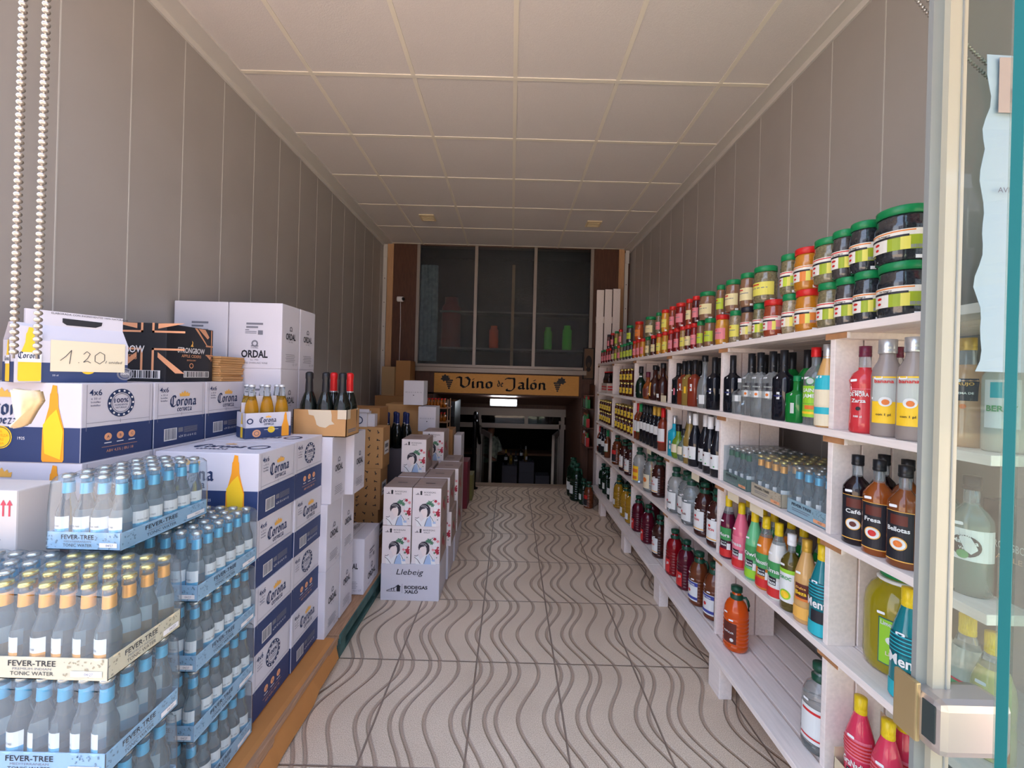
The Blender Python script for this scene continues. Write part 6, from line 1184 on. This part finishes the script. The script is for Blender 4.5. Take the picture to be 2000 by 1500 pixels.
def person():
    me = bpy.data.meshes.new('person'); J = [(0, 0, .92), (0, 0, 1.1), (0, -.03, 1.32), (0, -.04, 1.46), (0, -.06, 1.55), (0, -.07, 1.66), (-.17, -.02, 1.38), (-.24, -.1, 1.12), (-.12, -.32, 1.02), (.17, -.02, 1.38), (.27, -.12, 1.14), (.3, -.36, 1.06), (-.09, 0, .88), (-.1, -.02, .48), (-.1, .02, .06), (-.1, -.12, .03), (.09, 0, .88), (.11, 0, .48), (.11, .02, .06), (.11, -.12, .03)]
    E = [(0, 1), (1, 2), (2, 3), (3, 4), (4, 5), (2, 6), (6, 7), (7, 8), (2, 9), (9, 10), (10, 11), (0, 12), (12, 13), (13, 14), (14, 15), (0, 16), (16, 17), (17, 18), (18, 19)]
    rad = [.14, .14, .15, .06, .075, .085, .06, .045, .03, .06, .045, .03, .1, .065, .045, .035, .1, .065, .045, .035]
    me.from_pydata(J, E, []); o = bpy.data.objects.new('person', me); COL.objects.link(o); md = o.modifiers.new('skin', 'SKIN'); md.use_smooth_shade = True
    for i, r in enumerate(rad): v = me.skin_vertices[0].data[i]; v.radius = (r, r * (.75 if i < 3 else 1)); v.use_root = (i == 0)
    o.modifiers.new('sub', 'SUBSURF').render_levels = 2; me.materials.append(mat('skin_tone', (170, 124, 100), rough=.6)); return o
pe = person(); pe.location = (-.42, 8.2, -1.2); pe.rotation_euler = (0, 0, .9)
b = MB(); shm = mat('patterned_shirt', (190, 196, 176), rough=.8, noise=.5, nscale=14)
b.lathe([(.155, .95), (.165, 1.1), (.185, 1.3), (.17, 1.4), (.09, 1.47)], shm, 20, sq=.1, cap=False); b.v = [(x * 1.12, y * .85 - .02, z) for x, y, z in b.v]
for s_ in (-1, 1): b.tube([(s_ * .15, -.02, 1.39), (s_ * .22, -.07, 1.22), (s_ * .24, -.1, 1.13)], [.085, .075, .07], shm, 12)
b.build('shirt', pe); b = MB(); b.ball((0, -.055, 1.70), .105, mat('dark_hair', (30, 26, 24), rough=.7), 16, 10, (.9, 1, .85)); b.build('hair', pe); b = MB(); b.lathe([(.12, .45), (.15, .9), (.155, .98)], mat('dark_trousers', (40, 42, 50), rough=.8), 18); b.build('trousers', pe)
tag(pe, 'person in a pale patterned shirt leaning over goods in the dim lower room', 'person')

# ================================================================ SHOP FRONT GLASS, CHAINS, PAPER
b = MB(); mar = mat('maroon_awning', (132, 60, 58), rough=.85)
b.box(.7, 2.8, -.75, .7, 0, .02, mar, Matrix.Translation((0, 0, 3.05)) @ Matrix.Rotation(.16, 4, 'X')); b.box(.7, 2.8, -.77, -.75, -.16, .02, mar, Matrix.Translation((0, 0, 3.05)) @ Matrix.Rotation(.16, 4, 'X'))
o = b.build('awning'); tag(o, 'maroon awning outside over the right front, seen mirrored in the glass door', 'awning')
pane_m = clear_mat('front_glass', (232, 242, 239), .012, .01, .014)
teal = mat('glass_edge', (22, 98, 98), rough=.5, spec=.2)
seal_g = mat('grey_seal', (150, 152, 148), rough=.35, trans=.2); seal_c = mat('cream_profile', (176, 168, 148), rough=.35, coat=.3); steel = mat('brushed_steel', (206, 194, 186), rough=.3, metal=.75); brass = mat('brass_tone', (200, 176, 130), rough=.3, metal=.7)
t = empty('glass_door', (0, .85, 0)); b = MB(); b.box(.93, 1.548, -.005, .005, .012, 3.25, pane_m); b.build('pane', t)
b = MB(); b.box(.870, .893, -.006, .004, .03, 3.25, seal_g); b.box(.893, .930, -.018, .008, .03, 3.25, seal_c); b.box(.918, .921, -.0195, -.018, .03, 3.25, seal_g); b.build('edge_profile', t)
b = MB(); b.rbox(.866, 1.012, -.06, .012, .728, .838, steel, .016)
b.build('lock_fitting', t); b = MB(); b.rbox(.858, .868, -.02, .03, .728, .85, brass, .003); b.rbox(.8645, .8665, -.05, -.025, .75, .825, mat('lock_slot', (50, 60, 60), rough=.4), .0005); b.build('strike_plate', t)
tag(t, 'glass door panel at the right front with cream edge profile and steel lock', 'door')
t = empty('glass_door', (.437, .35, 0)); t.rotation_euler.z = math.atan2(.47, .88); b = MB(); b.box(.001, .7, -.005, .005, .012, 2.6, pane_m); b.build('pane', t); b = MB(); b.box(-.001, .001, -.0034, .0034, .012, 2.6, teal); b.build('polished_edge', t)
tag(t, 'open glass leaf at the right border showing its teal polished edge', 'door')
# paper notice
paper = mat('notice_paper', (150, 170, 178), rough=.8); pink_band = mat('notice_band', (160, 146, 136), rough=.8); fade = mat('faded_print', (100, 100, 106), rough=.8)
b = MB(); n = 30; R = random.Random(9); vs = []; z0, z1 = 1.50, 2.165
for k in range(n + 1):
    z = z0 + (z1 - z0) * k / n; x = .976 + .006 * math.sin(k * .55) + .004 * math.sin(k * 1.3) + (.004 if k > 20 else 0); vs += [(x, -.0075 - .006 * abs(math.sin(k * .4)), z), (1.09, -.0065, z), (1.20, -.0068, z)]
b.add(vs, [(k * 3 + j, k * 3 + j + 1, k * 3 + 4 + j, k * 3 + 3 + j) for k in range(n) for j in range(2)], paper)
o = b.build('paper_notice', loc=(0, .85, 0)); md = o.modifiers.new('solid', 'SOLIDIFY'); md.thickness = .0006
b = MB(); b.box(1.0, 1.2, -.0162, -.0156, 2.04, 2.155, pink_band); F = plane_fr((0, -.0165, 0), (1, 0, 0), (0, 0, 1)); b.flat([rect(1.03, 1.1, 2.105, 2.13), rect(1.025, 1.032, 2.06, 2.09), rect(1.03, 1.06, 2.072, 2.08), rect(1.055, 1.062, 2.07, 2.105), disc(1.06, 2.118, .025, 14, .014)], mat('notice_logo', (136, 120, 112), rough=.8), F)
b.flat(text('AVIS', 1.018, 1.873, .011, .032), fade, F); b.build('printing', o); tag(o, 'sun-bleached paper notice with a pinkish header stuck on the glass door', 'notice')
# bead chains
beadm = mat('bead_metal', (186, 176, 164), rough=.28, metal=.75)
def chain(pts, r, step, label, group=None, name='bead_chain'):
    b = MB(); P_ = [Vector(p) for p in pts]; d = 0; acc = 0
    for p, q in zip(P_, P_[1:]):
        L_ = (q - p).length; s_ = acc
        while s_ < L_: b.ball(p + (q - p) * (s_ / L_), r, beadm, 8, 6, (1, 1, .86)); s_ += step
        acc = s_ - L_
    b.tube(P_, r * .3, beadm, 5); return b
Yc = .36
def cp(px, py): 
    d = right * ((px - 1000) / FPX) + up * ((750 - py) / FPX) + fwd; k = Yc / d.y; return Vector((0, 0, CAM_H)) + d * k
a0, a1 = Vector((-.4475, Yc, 2.0)), Vector((-.4495, Yc, 1.4455)); c0, c1 = Vector((-.4265, Yc, 2.0)), Vector((-.4275, Yc, 1.4465))
t = empty('bead_chain', (-.438, Yc, 1.44))
def rel(p): return Vector(p) - Vector((-.438, Yc, 1.44))
b = chain([rel((-.4475, Yc, 3.2)), rel((-.4475, Yc, 1.4655))], .0030, .0059, ''); b.build('strand', t); b = chain([rel((-.4265, Yc, 3.2)), rel((-.4265, Yc, 1.4655))], .0030, .0059, ''); b.build('strand', t)
b = MB(); tp = mat('old_tape', (206, 176, 130), rough=.35, coat=.5, noise=.2, nscale=60); pts = [(-.016, .03), (.0, .027), (.014, .028), (.018, .01), (.010, -.006), (.0, -.03), (-.014, -.036), (-.017, -.03), (-.008, -.02), (-.012, .0)]
bm = bmesh.new(); vb = [bm.verts.new((x, -.005, z)) for x, z in pts]; f = bm.faces.new(vb); ex = bmesh.ops.extrude_face_region(bm, geom=[f]); bmesh.ops.translate(bm, vec=(0, .009, 0), verts=[g for g in ex['geom'] if isinstance(g, bmesh.types.BMVert)]); bmesh.ops.recalc_face_normals(bm, faces=bm.faces[:]); bmesh.ops.bevel(bm, geom=bm.edges[:], offset=.002, segments=2, affect='EDGES'); bm.verts.index_update()
b.add([v.co[:] for v in bm.verts], [[v.index for v in f_.verts] for f_ in bm.faces], tp, True); bm.free(); b.v = [(x * .72 + .003, y + .001, z * .55 - .018) for x, y, z in b.v]; o = b.build('tape_wrap', t)
tag(t, 'metal bead chain loop bound with yellowed tape hanging at the left front', 'chain')
t = empty('bead_chain', (1.0, .9, 2.4)); b = MB()
pts = [(.86 - 1.0, -.04, 2.42 + 0 - 2.4)]
P2 = []
for k in range(26): u = k / 25; P2.append(Vector((.835 + .33 * u, .875 + .0 * u, 2.345 - .29 * u - .10 * math.sin(PI * u) * .35)) - Vector((1.0, .9, 2.4)))
b = chain(P2, .0035, .0075, ''); b.build('strand', t); b = chain([p + Vector((.012, 0, .016)) for p in P2], .0035, .0075, ''); b.build('strand', t)
tag(t, 'metal bead chain looped behind the glass at the upper right', 'chain')

# kinds that were prepared but not needed here are cleared away
for o in [o for o in bpy.data.objects if o.parent is None and o.type in ('EMPTY', 'MESH') and 'label' not in o and o.get('kind') != 'structure']:
    for c in kids(o):
        for g in kids(c): bpy.data.objects.remove(g)
        bpy.data.objects.remove(c)
    bpy.data.objects.remove(o)
